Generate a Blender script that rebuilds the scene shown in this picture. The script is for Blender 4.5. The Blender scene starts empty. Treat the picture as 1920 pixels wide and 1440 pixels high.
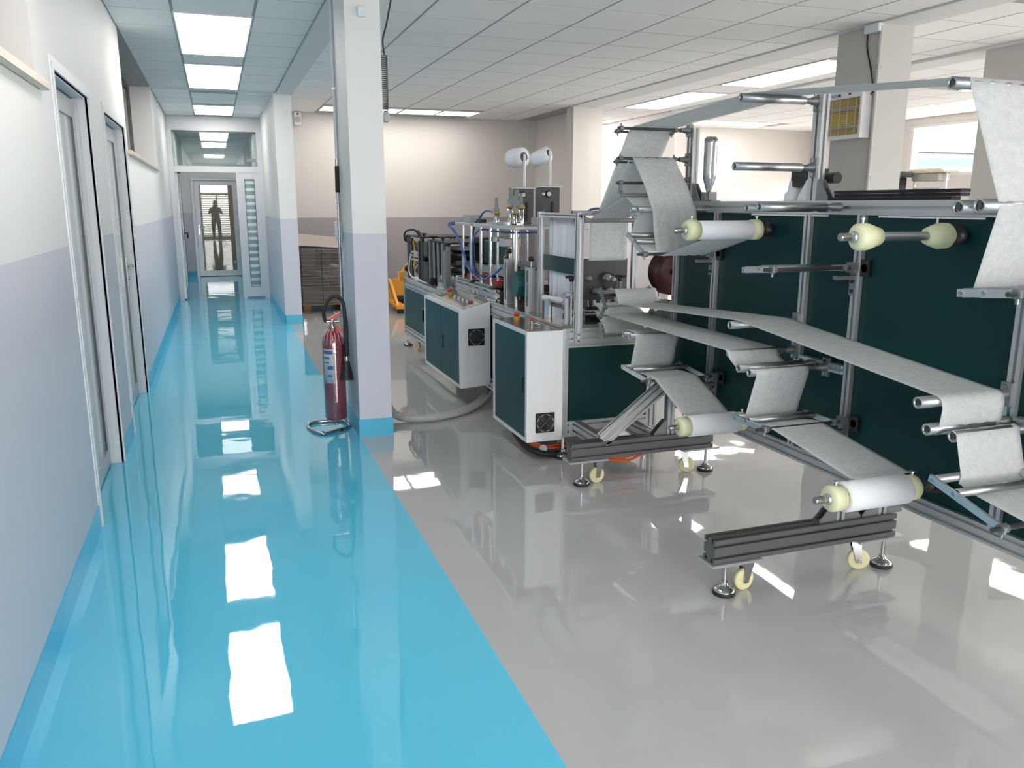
import bpy, math, random
from mathutils import Vector, Matrix
random.seed(7)
scene = bpy.context.scene
COL = scene.collection

# ------------------------------------------------------------------ camera
CAM_H = 1.58
def set_camera():
    f, yaw, pitch, roll = 1540.64, math.radians(19.517), math.radians(12.318), math.radians(-0.119)
    fwd = Vector((math.sin(yaw)*math.cos(pitch), math.cos(yaw)*math.cos(pitch), -math.sin(pitch)))
    right = Vector((math.cos(yaw), -math.sin(yaw), 0))
    down = fwd.cross(right)
    r2 = math.cos(roll)*right + math.sin(roll)*down
    d2 = -math.sin(roll)*right + math.cos(roll)*down
    cd = bpy.data.cameras.new('camera')
    cd.sensor_fit = 'HORIZONTAL'; cd.sensor_width = 36; cd.lens = f/1920*36
    cd.clip_start = .02; cd.clip_end = 200
    co = bpy.data.objects.new('camera', cd); COL.objects.link(co)
    m = Matrix((r2, -d2, -fwd)).transposed().to_4x4()
    m.translation = (0, 0, CAM_H)
    co.matrix_world = m
    scene.camera = co
set_camera()

# ------------------------------------------------------------------ world, exposure, daylight portals
WORLD_STRENGTH = 10.5
LAMP_STRENGTH = 5.8
world = bpy.data.worlds.new('World'); scene.world = world
world.use_nodes = True
wb = world.node_tree.nodes['Background']
wb.inputs[0].default_value = (1.0, .985, .965, 1); wb.inputs[1].default_value = WORLD_STRENGTH
scene.view_settings.view_transform = 'Standard'
scene.view_settings.look = 'None'
scene.view_settings.gamma = 1
scene.view_settings.use_curve_mapping = False
scene.view_settings.exposure = 0.55
cy = scene.cycles
cy.max_bounces = 8; cy.diffuse_bounces = 4; cy.glossy_bounces = 4; cy.transmission_bounces = 4; cy.transparent_max_bounces = 10
cy.caustics_reflective = False; cy.caustics_refractive = False
cy.use_adaptive_sampling = True; cy.adaptive_threshold = .03; cy.use_denoising = True
def portal(name, loc, rot, sx, sy):
    l = bpy.data.lights.new(name, 'AREA'); l.shape = 'RECTANGLE'; l.size = sx; l.size_y = sy
    l.cycles.is_portal = True
    o = bpy.data.objects.new(name, l); o.location = loc; o.rotation_euler = rot; COL.objects.link(o)
portal('daylight_portal_added_front', (1.95, -2.38, 1.35), (math.radians(90), 0, 0), 1.3, 2.5)
portal('daylight_portal_entrance', (0.1, -2.38, 1.3), (math.radians(90), 0, 0), 1.3, 2.6)
portal('daylight_portal_side', (11.08, 5.4, 2.45), (0, math.radians(90), 0), .8, 11.4)
portal('daylight_portal_added_opening', (11.08, 12.7, 1.05), (0, math.radians(90), 0), 2.0, 1.4)
portal('daylight_portal_side_front', (11.08, 1.0, 1.47), (0, math.radians(90), 0), 1.15, 5.0)
sun = bpy.data.lights.new('sun', 'SUN'); sun.energy = 14; sun.angle = math.radians(.6); sun.color = (1, .88, .74)
so = bpy.data.objects.new('sun', sun); COL.objects.link(so); so.rotation_euler = Vector((-.80, .30, -.45)).to_track_quat('-Z', 'Y').to_euler()

# ------------------------------------------------------------------ materials
def nodes(m):
    m.use_nodes = True
    return m.node_tree, m.node_tree.nodes['Principled BSDF']
def mat(name, col, rough=.5, metal=0, spec=.5, noise=0, nscale=30, bump=0, bscale=200, coat=0, emit=None, estr=0):
    m = bpy.data.materials.new(name); nt, p = nodes(m)
    p.inputs['Base Color'].default_value = (*col, 1); p.inputs['Roughness'].default_value = rough
    p.inputs['Metallic'].default_value = metal; p.inputs['Specular IOR Level'].default_value = spec
    if coat: p.inputs['Coat Weight'].default_value = coat; p.inputs['Coat Roughness'].default_value = .05
    if emit: p.inputs['Emission Color'].default_value = (*emit, 1); p.inputs['Emission Strength'].default_value = estr
    if noise or bump:
        tc = nt.nodes.new('ShaderNodeTexCoord')
    if noise:
        n = nt.nodes.new('ShaderNodeTexNoise'); n.inputs['Scale'].default_value = nscale; n.inputs['Detail'].default_value = 4
        nt.links.new(tc.outputs['Object'], n.inputs['Vector'])
        mx = nt.nodes.new('ShaderNodeMix'); mx.data_type = 'RGBA'
        mx.inputs['A'].default_value = (*[c*(1-noise) for c in col], 1)
        mx.inputs['B'].default_value = (*[min(1, c*(1+noise)) for c in col], 1)
        nt.links.new(n.outputs['Fac'], mx.inputs['Factor']); nt.links.new(mx.outputs['Result'], p.inputs['Base Color'])
    if bump:
        n2 = nt.nodes.new('ShaderNodeTexNoise'); n2.inputs['Scale'].default_value = bscale
        nt.links.new(tc.outputs['Object'], n2.inputs['Vector'])
        b = nt.nodes.new('ShaderNodeBump'); b.inputs['Strength'].default_value = bump; b.inputs['Distance'].default_value = .01
        nt.links.new(n2.outputs['Fac'], b.inputs['Height']); nt.links.new(b.outputs['Normal'], p.inputs['Normal'])
    return m
def epoxy(name, c1, c2, rough, wave):
    m = bpy.data.materials.new(name); nt, p = nodes(m)
    g = nt.nodes.new('ShaderNodeNewGeometry')
    n = nt.nodes.new('ShaderNodeTexNoise'); n.inputs['Scale'].default_value = .9; n.inputs['Detail'].default_value = 3
    nt.links.new(g.outputs['Position'], n.inputs['Vector'])
    mx = nt.nodes.new('ShaderNodeMix'); mx.data_type = 'RGBA'
    mx.inputs['A'].default_value = (*c1, 1); mx.inputs['B'].default_value = (*c2, 1)
    nt.links.new(n.outputs['Fac'], mx.inputs['Factor']); nt.links.new(mx.outputs['Result'], p.inputs['Base Color'])
    p.inputs['Roughness'].default_value = rough
    p.inputs['Specular IOR Level'].default_value = 1.0
    n2 = nt.nodes.new('ShaderNodeTexNoise'); n2.inputs['Scale'].default_value = 3.2; n2.inputs['Detail'].default_value = 1.5
    nt.links.new(g.outputs['Position'], n2.inputs['Vector'])
    n3 = nt.nodes.new('ShaderNodeTexNoise'); n3.inputs['Scale'].default_value = 26; n3.inputs['Detail'].default_value = 2
    nt.links.new(g.outputs['Position'], n3.inputs['Vector'])
    b = nt.nodes.new('ShaderNodeBump'); b.inputs['Strength'].default_value = wave; b.inputs['Distance'].default_value = .02
    b2 = nt.nodes.new('ShaderNodeBump'); b2.inputs['Strength'].default_value = wave*.12; b2.inputs['Distance'].default_value = .004
    nt.links.new(n2.outputs['Fac'], b.inputs['Height']); nt.links.new(n3.outputs['Fac'], b2.inputs['Height'])
    nt.links.new(b.outputs['Normal'], b2.inputs['Normal']); nt.links.new(b2.outputs['Normal'], p.inputs['Normal'])
    return m
def two_tone(name, low, high, zsplit, rough=.55):
    m = bpy.data.materials.new(name); nt, p = nodes(m)
    g = nt.nodes.new('ShaderNodeNewGeometry'); sx = nt.nodes.new('ShaderNodeSeparateXYZ')
    nt.links.new(g.outputs['Position'], sx.inputs[0])
    gt = nt.nodes.new('ShaderNodeMath'); gt.operation = 'GREATER_THAN'; gt.inputs[1].default_value = zsplit
    nt.links.new(sx.outputs['Z'], gt.inputs[0])
    mx = nt.nodes.new('ShaderNodeMix'); mx.data_type = 'RGBA'
    mx.inputs['A'].default_value = (*low, 1); mx.inputs['B'].default_value = (*high, 1)
    nt.links.new(gt.outputs[0], mx.inputs['Factor'])
    n = nt.nodes.new('ShaderNodeTexNoise'); n.inputs['Scale'].default_value = 2.2; n.inputs['Detail'].default_value = 5
    nt.links.new(g.outputs['Position'], n.inputs['Vector'])
    hs = nt.nodes.new('ShaderNodeMix'); hs.data_type = 'RGBA'; hs.blend_type = 'MULTIPLY'; hs.inputs['Factor'].default_value = .06
    nt.links.new(mx.outputs['Result'], hs.inputs['A']); nt.links.new(n.outputs['Color'], hs.inputs['B'])
    nt.links.new(hs.outputs['Result'], p.inputs['Base Color'])
    p.inputs['Roughness'].default_value = rough
    n2 = nt.nodes.new('ShaderNodeTexNoise'); n2.inputs['Scale'].default_value = 140
    nt.links.new(g.outputs['Position'], n2.inputs['Vector'])
    b = nt.nodes.new('ShaderNodeBump'); b.inputs['Strength'].default_value = .05; b.inputs['Distance'].default_value = .004
    nt.links.new(n2.outputs['Fac'], b.inputs['Height']); nt.links.new(b.outputs['Normal'], p.inputs['Normal'])
    return m
def fabric_mat(name, col, trans=.17):
    m = bpy.data.materials.new(name); m.use_nodes = True; nt = m.node_tree; nt.nodes.clear()
    out = nt.nodes.new('ShaderNodeOutputMaterial')
    g = nt.nodes.new('ShaderNodeTexCoord')
    mp = nt.nodes.new('ShaderNodeMapping'); mp.inputs['Scale'].default_value = (1, 1, 1)
    nt.links.new(g.outputs['Object'], mp.inputs[0])
    n = nt.nodes.new('ShaderNodeTexNoise'); n.inputs['Scale'].default_value = 38; n.inputs['Detail'].default_value = 6; n.inputs['Roughness'].default_value = .7
    nt.links.new(mp.outputs[0], n.inputs['Vector'])
    mx = nt.nodes.new('ShaderNodeMix'); mx.data_type = 'RGBA'
    mx.inputs['A'].default_value = (*[c*.84 for c in col], 1); mx.inputs['B'].default_value = (*col, 1)
    rr = nt.nodes.new('ShaderNodeMapRange'); rr.inputs[1].default_value = .3; rr.inputs[2].default_value = .65
    nt.links.new(n.outputs['Fac'], rr.inputs[0]); nt.links.new(rr.outputs[0], mx.inputs['Factor'])
    d = nt.nodes.new('ShaderNodeBsdfDiffuse'); t = nt.nodes.new('ShaderNodeBsdfTranslucent'); tr = nt.nodes.new('ShaderNodeBsdfTransparent')
    nt.links.new(mx.outputs['Result'], d.inputs[0]); nt.links.new(mx.outputs['Result'], t.inputs[0])
    m1 = nt.nodes.new('ShaderNodeMixShader'); m1.inputs[0].default_value = .38
    nt.links.new(d.outputs[0], m1.inputs[1]); nt.links.new(t.outputs[0], m1.inputs[2])
    m2 = nt.nodes.new('ShaderNodeMixShader'); m2.inputs[0].default_value = trans
    nt.links.new(m1.outputs[0], m2.inputs[1]); nt.links.new(tr.outputs[0], m2.inputs[2])
    nt.links.new(m2.outputs[0], out.inputs[0])
    return m
def clear_glass(name, tint=(.9, .97, .97), refl=.25, fac=None):
    m = bpy.data.materials.new(name); m.use_nodes = True; nt = m.node_tree; nt.nodes.clear()
    out = nt.nodes.new('ShaderNodeOutputMaterial')
    tr = nt.nodes.new('ShaderNodeBsdfTransparent'); tr.inputs[0].default_value = (*tint, 1)
    gl = nt.nodes.new('ShaderNodeBsdfGlossy'); gl.inputs['Roughness'].default_value = .02
    ms = nt.nodes.new('ShaderNodeMixShader'); ms.inputs[0].default_value = refl
    nt.links.new(tr.outputs[0], ms.inputs[1]); nt.links.new(gl.outputs[0], ms.inputs[2]); nt.links.new(ms.outputs[0], out.inputs[0])
    return m
def striped_glass(name, axis, period, duty, clear=(.35, .5, .52), film=(.75, .8, .82)):
    # striped glass pane: printed film, and painted reflection bands for the left doors
    m = bpy.data.materials.new(name); nt, p = nodes(m)
    g = nt.nodes.new('ShaderNodeNewGeometry'); sx = nt.nodes.new('ShaderNodeSeparateXYZ')
    nt.links.new(g.outputs['Position'], sx.inputs[0])
    a = nt.nodes.new('ShaderNodeMath'); a.operation = 'DIVIDE'; a.inputs[1].default_value = period
    nt.links.new(sx.outputs[axis], a.inputs[0])
    fr = nt.nodes.new('ShaderNodeMath'); fr.operation = 'FRACT'; nt.links.new(a.outputs[0], fr.inputs[0])
    gt = nt.nodes.new('ShaderNodeMath'); gt.operation = 'GREATER_THAN'; gt.inputs[1].default_value = 1-duty
    nt.links.new(fr.outputs[0], gt.inputs[0])
    mx = nt.nodes.new('ShaderNodeMix'); mx.data_type = 'RGBA'
    mx.inputs['A'].default_value = (*clear, 1); mx.inputs['B'].default_value = (*film, 1)
    nt.links.new(gt.outputs[0], mx.inputs['Factor']); nt.links.new(mx.outputs['Result'], p.inputs['Base Color'])
    p.inputs['Roughness'].default_value = .12; p.inputs['Specular IOR Level'].default_value = .6
    return m

M = {}
WHITE = (.80, .80, .79); LAV = (.63, .63, .70)
M['wall'] = two_tone('wall_paint_white_over_grey', LAV, WHITE, 1.39)
M['wall_room'] = two_tone('room_paint_warm_light_over_grey', (.38, .355, .365), (.68, .64, .61), 1.37)  # upper white tinted pinkish, putting the warm room light into the paint
M['plaster'] = mat('shade_toned_plaster', (.52, .51, .49), .6, noise=.03, nscale=3)  # greyed so the shade on the backlit pillars sits in the colour
M['ceil_grid'] = mat('ceiling_grid', (.36, .37, .37), .6)
M['tile'] = mat('ceiling_tile', (.86, .865, .86), .8, noise=.02, nscale=60)
M['beam'] = mat('ceiling_strip_plaster', (.68, .70, .70), .7, noise=.02)
M['blue'] = epoxy('blue_epoxy', (.095, .56, .80), (.11, .59, .83), .025, .075)
M['grey'] = epoxy('grey_epoxy', (.45, .455, .46), (.48, .485, .485), .025, .065)
M['base_blue'] = mat('blue_skirting_paint', (.06, .46, .68), .3)
M['alu'] = mat('brushed_aluminium', (.62, .63, .64), .33, .85, noise=.05, nscale=8)
M['alu_door'] = mat('anodised_door_aluminium', (.55, .57, .59), .38, .55)
M['alu_white'] = mat('silver_grey_door_frame', (.72, .73, .75), .4, .05)
M['alu_dark'] = mat('dull_cast_aluminium', (.28, .29, .30), .42, .8, noise=.15, nscale=20)
M['chrome'] = mat('chrome', (.50, .50, .51), .14, 1)
M['beam_dark'] = mat('dull_dark_aluminium', (.17, .175, .18), .4, .75)
M['roller'] = mat('machined_roller_steel', (.42, .43, .44), .36, .9, noise=.05)
M['steel'] = mat('stainless_sheet', (.42, .40, .38), .22, .9, noise=.12, nscale=6)
M['dsteel'] = mat('dark_steel', (.11, .11, .115), .35, .8, noise=.2, nscale=15)
M['black'] = mat('black_plastic', (.012, .012, .013), .4)
M['rubber'] = mat('black_rubber', (.015, .015, .016), .6)
M['green'] = mat('dark_green_panel', (.0022, .030, .030), .38, spec=.22, noise=.05, nscale=4)
M['teal'] = mat('teal_green_cabinet_door', (.006, .058, .068), .42, spec=.25, noise=.05, nscale=3)
M['guard'] = mat('green_guard', (.012, .085, .080), .4)
M['white'] = mat('white_powder_coat', (.78, .78, .80), .42)
M['hand'] = mat('black_handle', (.008, .03, .034), .35)
M['fabric'] = fabric_mat('nonwoven_fabric', (.86, .88, .88))
M['fabric_roll'] = mat('wound_nonwoven_fabric', (.84, .85, .89), .85, noise=.02, nscale=40)
M['cream'] = mat('cream_nylon', (.74, .74, .48), .45, noise=.04)
M['caster'] = mat('cream_caster_nylon', (.76, .72, .42), .4)
M['orange'] = mat('orange_cable', (.75, .12, .015), .45)
M['yellow'] = mat('yellow_paint', (.80, .35, .03), .4)
M['red'] = mat('red_plastic', (.62, .012, .01), .35)
M['maroon'] = mat('maroon_paint', (.050, .004, .005), .35)
M['amber'] = mat('amber_ring', (.55, .35, .02), .3)
M['bhose'] = mat('blue_air_hose', (.02, .10, .42), .3)
M['ghose'] = mat('grey_corrugated_plastic', (.40, .41, .42), .5)
M['diff'] = mat('lamp_diffuser', (.9, .9, .9), .5, emit=(1.0, .96, .90), estr=LAMP_STRENGTH)
M['lframe'] = mat('lamp_frame_white', (.75, .76, .76), .5)
M['glass'] = clear_glass('clear_glass', (.86, .95, .95), .22)
M['wglass'] = clear_glass('window_glass', (.97, .98, .98), .06)
M['dglass'] = mat('dark_window_glass', (.035, .034, .033), .08)
M['gold'] = mat('gold_mirror_glass', (.26, .225, .155), .015, 0, 1.0)
M['frost'] = striped_glass('frosted_glass_reflection_bands', 'Y', .21, .45, (.42, .46, .47), (.66, .70, .70))  # vertical bands are reflections painted into the left door glass
M['hstripe'] = striped_glass('striped_sidelight_glass', 'Z', .115, .42, (.20, .33, .36), (.70, .76, .78))
M['hstripe2'] = striped_glass('striped_door_glass', 'Z', .115, .3, (.02, .07, .07), (.12, .2, .2))
M['stone'] = mat('beige_marble_sill', (.62, .52, .42), .3, noise=.08, nscale=9)
M['ext_red'] = mat('extinguisher_red', (.30, .012, .025), .3, coat=.4)
M['paper'] = mat('label_paper', (.72, .76, .80), .6)
M['lblue'] = mat('label_blue_print', (.03, .14, .42), .6)
M['lred'] = mat('label_red_print', (.5, .03, .05), .6)
M['bag'] = clear_glass('thin_plastic_bag', (.95, .95, .96), .10)
M['carton'] = mat('brown_grey_carton', (.145, .115, .10), .55, noise=.15, nscale=12)
M['wrap'] = clear_glass('stretch_wrap', (.85, .85, .85), .12)
M['board'] = mat('beige_board', (.70, .60, .53), .6, noise=.04)
M['wood'] = mat('pallet_wood', (.32, .17, .07), .7, noise=.2)
M['trapyel'] = mat('yellow_glue_board', (.60, .42, .015), .6, noise=.12, nscale=40)
M['trapgrey'] = mat('trap_tube_grey', (.40, .40, .36), .5)
M['plate_red'] = mat('red_fixture_block', (.42, .03, .025), .45)
M['purple'] = mat('black_anodised_bar', (.012, .010, .020), .3, .3)
M['cloth'] = mat('dark_clothing', (.05, .05, .05), .8)
M['skin'] = mat('skin', (.35, .2, .14), .6)
M['facade'] = mat('white_facade_render', (.30, .30, .295), .8)
M['facade_g'] = mat('lavender_facade_band', (.055, .057, .08), .8)
M['facade_b'] = mat('blue_facade_band', (.009, .055, .17), .6)
M['asphalt'] = mat('pale_concrete_yard', (.40, .38, .36), .9, noise=.1)
M['ivory'] = mat('ivory_enamel', (.74, .66, .50), .4)
M['pcb'] = mat('grey_enamel', (.42, .42, .43), .4)

# ------------------------------------------------------------------ mesh builder
class MB:
    def __init__(s): s.v = []; s.f = []; s.s = []
    def add(s, vs, fs, smooth=False):
        b = len(s.v); s.v += [tuple(v) for v in vs]
        for f in fs: s.f.append([i+b for i in f]); s.s.append(smooth)
        return s
    def box(s, a, b):
        x0, y0, z0 = a; x1, y1, z1 = b
        if x0 > x1: x0, x1 = x1, x0
        if y0 > y1: y0, y1 = y1, y0
        if z0 > z1: z0, z1 = z1, z0
        return s.add([(x0,y0,z0),(x1,y0,z0),(x1,y1,z0),(x0,y1,z0),(x0,y0,z1),(x1,y0,z1),(x1,y1,z1),(x0,y1,z1)],
                     [(0,3,2,1),(4,5,6,7),(0,1,5,4),(1,2,6,5),(2,3,7,6),(3,0,4,7)])
    def cbox(s, a, b, c=.004):
        # box with chamfered vertical and horizontal edges
        x0, y0, z0 = a; x1, y1, z1 = b
        L = [((x0+c,y0+c),(x1-c,y1-c),z0), ((x0,y0),(x1,y1),z0+c), ((x0,y0),(x1,y1),z1-c), ((x0+c,y0+c),(x1-c,y1-c),z1)]
        vs = []
        for (p, q, z) in L:
            k = c
            vs += [(p[0]+k,p[1],z),(q[0]-k,p[1],z),(q[0],p[1]+k,z),(q[0],q[1]-k,z),(q[0]-k,q[1],z),(p[0]+k,q[1],z),(p[0],q[1]-k,z),(p[0],p[1]+k,z)]
        fs = [tuple(reversed(range(8))), tuple(range(24, 32))]
        for r in range(3):
            for i in range(8): fs.append((r*8+i, r*8+(i+1)%8, (r+1)*8+(i+1)%8, (r+1)*8+i))
        return s.add(vs, fs)
    def frame(s, p0, p1):
        d = (Vector(p1)-Vector(p0)); L = d.length; d = d/L
        a = Vector((0,0,1)) if abs(d.z) < .9 else Vector((0,1,0))
        u = d.cross(a).normalized(); v = d.cross(u)
        return d, u, v, L
    def lathe(s, p0, p1, prof, n=20, caps=True):
        # prof: list of (t along p0->p1 in metres, radius)
        d, u, v, L = s.frame(p0, p1); p0 = Vector(p0); vs = []; fs = []
        for t, r in prof:
            for i in range(n):
                a = 2*math.pi*i/n
                vs.append(p0 + d*t + (u*math.cos(a)+v*math.sin(a))*r)
        for k in range(len(prof)-1):
            for i in range(n):
                fs.append((k*n+i, k*n+(i+1)%n, (k+1)*n+(i+1)%n, (k+1)*n+i))
        s.add(vs, fs, True)
        if caps:
            for k, rev in ((0, True), (len(prof)-1, False)):
                if prof[k][1] > 1e-5:
                    idx = list(range(n))
                    pts = vs[k*n:k*n+n]
                    s.add(pts, [idx[::-1] if rev else idx])
        return s
    def cyl(s, p0, p1, r, n=16, r2=None):
        L = (Vector(p1)-Vector(p0)).length
        return s.lathe(p0, p1, [(0, r), (L, r if r2 is None else r2)], n)
    def pipe(s, p0, p1, r, ri, n=20):
        # open tube with wall thickness
        L = (Vector(p1)-Vector(p0)).length
        return s.lathe(p0, p1, [(0.012, ri), (0, ri), (0, r), (L, r), (L, ri), (L-.012, ri)], n, caps=True)
    def tube(s, pts, r, n=8, closed=False, rfun=None):
        pts = [Vector(p) for p in pts]; N = len(pts); vs = []; fs = []
        up = None
        for k, p in enumerate(pts):
            if closed: t = pts[(k+1) % N]-pts[k-1]
            else: t = pts[min(k+1, N-1)]-pts[max(k-1, 0)]
            t.normalize()
            if up is None:
                a = Vector((0,0,1)) if abs(t.z) < .9 else Vector((0,1,0))
                u = t.cross(a).normalized()
            else:
                u = (up - t*up.dot(t))
                u = u.normalized() if u.length > 1e-6 else t.orthogonal().normalized()
            up = u; w = t.cross(u)
            rr = rfun(k) if rfun else r
            for i in range(n):
                a = 2*math.pi*i/n; vs.append(p+(u*math.cos(a)+w*math.sin(a))*rr)
        for k in range(N if closed else N-1):
            k2 = (k+1) % N
            for i in range(n): fs.append((k*n+i, k*n+(i+1)%n, k2*n+(i+1)%n, k2*n+i))
        if not closed: fs += [tuple(reversed(range(n))), tuple(range((N-1)*n, N*n))]
        return s.add(vs, fs, True)
    def poly(s, pts, axis, t0, t1):
        # extruded polygon; pts 2D in the remaining axes in order
        def P(a, b, t): return {'x': (t,a,b), 'y': (a,t,b), 'z': (a,b,t)}[axis]
        n = len(pts); vs = [P(a,b,t0) for a,b in pts]+[P(a,b,t1) for a,b in pts]
        fs = [tuple(range(n))[::-1], tuple(range(n, 2*n))]+[(i,(i+1)%n,n+(i+1)%n,n+i) for i in range(n)]
        return s.add(vs, fs)
    def prof(s, p0, p1, w, h, wdir=None, unit=.045):
        # slotted aluminium extrusion; w measured along wdir
        p0 = Vector(p0); p1 = Vector(p1); d = (p1-p0).normalized()
        if wdir is None: wdir = Vector((0,0,1)) if abs(d.z) < .7 else Vector((0,1,0))
        u = Vector(wdir); u = (u-d*u.dot(d)).normalized(); v = d.cross(u)
        def side(L):
            n = max(1, round(L/unit)); out = []; so = .0125; dp = .017
            for k in range(n):
                c = L*(k+.5)/n
                out += [(c-so/2, 0), (c-so/2, dp), (c+so/2, dp), (c+so/2, 0)]
            return out
        pts = []
        pts.append((-w/2, -h/2)); pts += [(-w/2+a, -h/2+b) for a, b in side(w)]
        pts.append((w/2, -h/2)); pts += [(w/2-b, -h/2+a) for a, b in side(h)]
        pts.append((w/2, h/2)); pts += [(w/2-a, h/2-b) for a, b in side(w)]
        pts.append((-w/2, h/2)); pts += [(-w/2+b, h/2-a) for a, b in side(h)]
        n = len(pts); vs = [p0+u*a+v*b for a, b in pts]+[p1+u*a+v*b for a, b in pts]
        fs = [tuple(range(n))[::-1], tuple(range(n, 2*n))]+[(i,(i+1)%n,n+(i+1)%n,n+i) for i in range(n)]
        return s.add(vs, fs)
    def sheet(s, path, x0, x1, nx=10, wob=0, freq=9, skew=None):
        # web of fabric: path of (y, z), width along x
        path = dense(path); vs = []; fs = []; N = len(path)
        for k, (y, z) in enumerate(path):
            for i in range(nx+1):
                a = i/nx; x = x0+(x1-x0)*a
                if skew: x += skew(k/(N-1), a)
                q = wob*math.sin(freq*a*3.1+k*.13)*math.sin(math.pi*k/(N-1))
                vs.append((x, y+q, z+q*.3))
        for k in range(N-1):
            for i in range(nx): fs.append((k*(nx+1)+i, k*(nx+1)+i+1, (k+1)*(nx+1)+i+1, (k+1)*(nx+1)+i))
        return s.add(vs, fs, True)
    def islands(s):
        # groups of faces whose bounding boxes do not touch one another
        par = list(range(len(s.v)))
        def find(i):
            while par[i] != i: par[i] = par[par[i]]; i = par[i]
            return i
        for f in s.f:
            a = find(f[0])
            for i in f[1:]: par[find(i)] = a
        comp = {}
        for k, f in enumerate(s.f): comp.setdefault(find(f[0]), []).append(k)
        G = []
        for fs in comp.values():
            vs = [s.v[i] for k in fs for i in s.f[k]]
            G.append([[min(v[j] for v in vs)-.0015 for j in range(3)], [max(v[j] for v in vs)+.0015 for j in range(3)], fs])
        done = False
        while not done:
            done = True
            for i in range(len(G)):
                for j in range(i+1, len(G)):
                    if all(G[i][0][k] <= G[j][1][k] and G[j][0][k] <= G[i][1][k] for k in range(3)):
                        G[i][0] = [min(p, q) for p, q in zip(G[i][0], G[j][0])]; G[i][1] = [max(p, q) for p, q in zip(G[i][1], G[j][1])]
                        G[i][2] = G[i][2]+G[j][2]; G.pop(j); done = False; break
                if not done: break
        return [g[2] for g in G]
    def build(s, name, m, parent=None, label=None, solid=0, split=True, **kw):
        # pieces of one part that stand apart from each other become parts of their own
        if parent is not None and split and len(s.f) < 4000:
            G = s.islands()
            if len(G) > 1:
                first = None
                for fs in G:
                    q = MB(); mp = {}
                    for k in fs:
                        for i in s.f[k]:
                            if i not in mp: mp[i] = len(q.v); q.v.append(s.v[i])
                        q.f.append([mp[i] for i in s.f[k]]); q.s.append(s.s[k])
                    o = q.link(name, m, parent, label, solid, kw); first = first or o
                return first
        return s.link(name, m, parent, label, solid, kw)
    def link(s, name, m, parent, label, solid, kw):
        xs = [v[0] for v in s.v]; ys = [v[1] for v in s.v]; zs = [v[2] for v in s.v]
        c = Vector(((min(xs)+max(xs))/2, (min(ys)+max(ys))/2, min(zs)))
        me = bpy.data.meshes.new(name)
        me.from_pydata([(v[0]-c.x, v[1]-c.y, v[2]-c.z) for v in s.v], [], s.f)
        me.polygons.foreach_set('use_smooth', s.s)
        me.materials.append(M[m] if isinstance(m, str) else m); me.update()
        o = bpy.data.objects.new(name, me); COL.objects.link(o)
        if parent is not None:
            o.parent = parent; o.location = c - world_loc(parent)
        else: o.location = c
        if label: o['label'] = label
        if solid:
            md = o.modifiers.new('thickness', 'SOLIDIFY'); md.thickness = solid; md.offset = 0
        for k, v in kw.items(): o[k] = v
        return o
def world_loc(o):
    p = Vector(o.location)
    while o.parent: o = o.parent; p = p+Vector(o.location)
    return p
def dense(path, step=.03):
    out = [path[0]]
    for a, b in zip(path, path[1:]):
        L = math.hypot(b[0]-a[0], b[1]-a[1]); n = max(1, int(L/step))
        for i in range(1, n+1): out.append((a[0]+(b[0]-a[0])*i/n, a[1]+(b[1]-a[1])*i/n))
    return out
def smooth(pts, k=6, closed=False):
    pts = [Vector(p) for p in pts]; n = len(pts); out = []
    rng = range(n) if closed else range(n-1)
    for i in rng:
        if closed: a, b, c, d = pts[i-1], pts[i], pts[(i+1)%n], pts[(i+2)%n]
        else: a, b, c, d = pts[max(i-1,0)], pts[i], pts[i+1], pts[min(i+2,n-1)]
        for j in range(k):
            t = j/k
            out.append(.5*((2*b)+(c-a)*t+(2*a-5*b+4*c-d)*t*t+(3*b-a-3*c+d)*t**3))
    if not closed: out.append(pts[-1])
    return out
def thing(name, label, cat, loc, group=None):
    o = bpy.data.objects.new(name, None); COL.objects.link(o); o.location = loc
    o.empty_display_size = .1
    o['label'] = label; o['category'] = cat
    if group: o['group'] = group
    return o
def tag(o, label, cat, group=None, kind=None):
    o['label'] = label; o['category'] = cat
    if group: o['group'] = group
    if kind: o['kind'] = kind
    return o
def struct(mb, name, m, label, cat, parent=None):
    o = mb.build(name, m, parent)
    return tag(o, label, cat, kind='structure')
def sthing(name, label, cat, loc):
    o = thing(name, label, cat, loc); o['kind'] = 'structure'; return o
def copy_tree(o, loc):
    c = o.copy(); COL.objects.link(c); c.location = loc
    for ch in o.children:
        d = ch.copy(); COL.objects.link(d); d.parent = c
        for g in ch.children:
            e = g.copy(); COL.objects.link(e); e.parent = d
    return c

# ================================================================== THE SETTING
CZ = 2.966  # most coordinates below computed from image pixels and baked as plain numbers
XL = -.645; XB = .843          # left wall face, blue/grey boundary
# floors
struct(MB().box((-1.1, -2.4, -.12), (XB, 20.0, 0)), 'floor_corridor', 'blue', 'glossy light blue epoxy floor of the corridor', 'floor')
struct(MB().box((XB, -2.4, -.12), (11.2, 17.2, 0)), 'floor', 'grey', 'glossy light grey epoxy floor of the workshop', 'floor')

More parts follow.
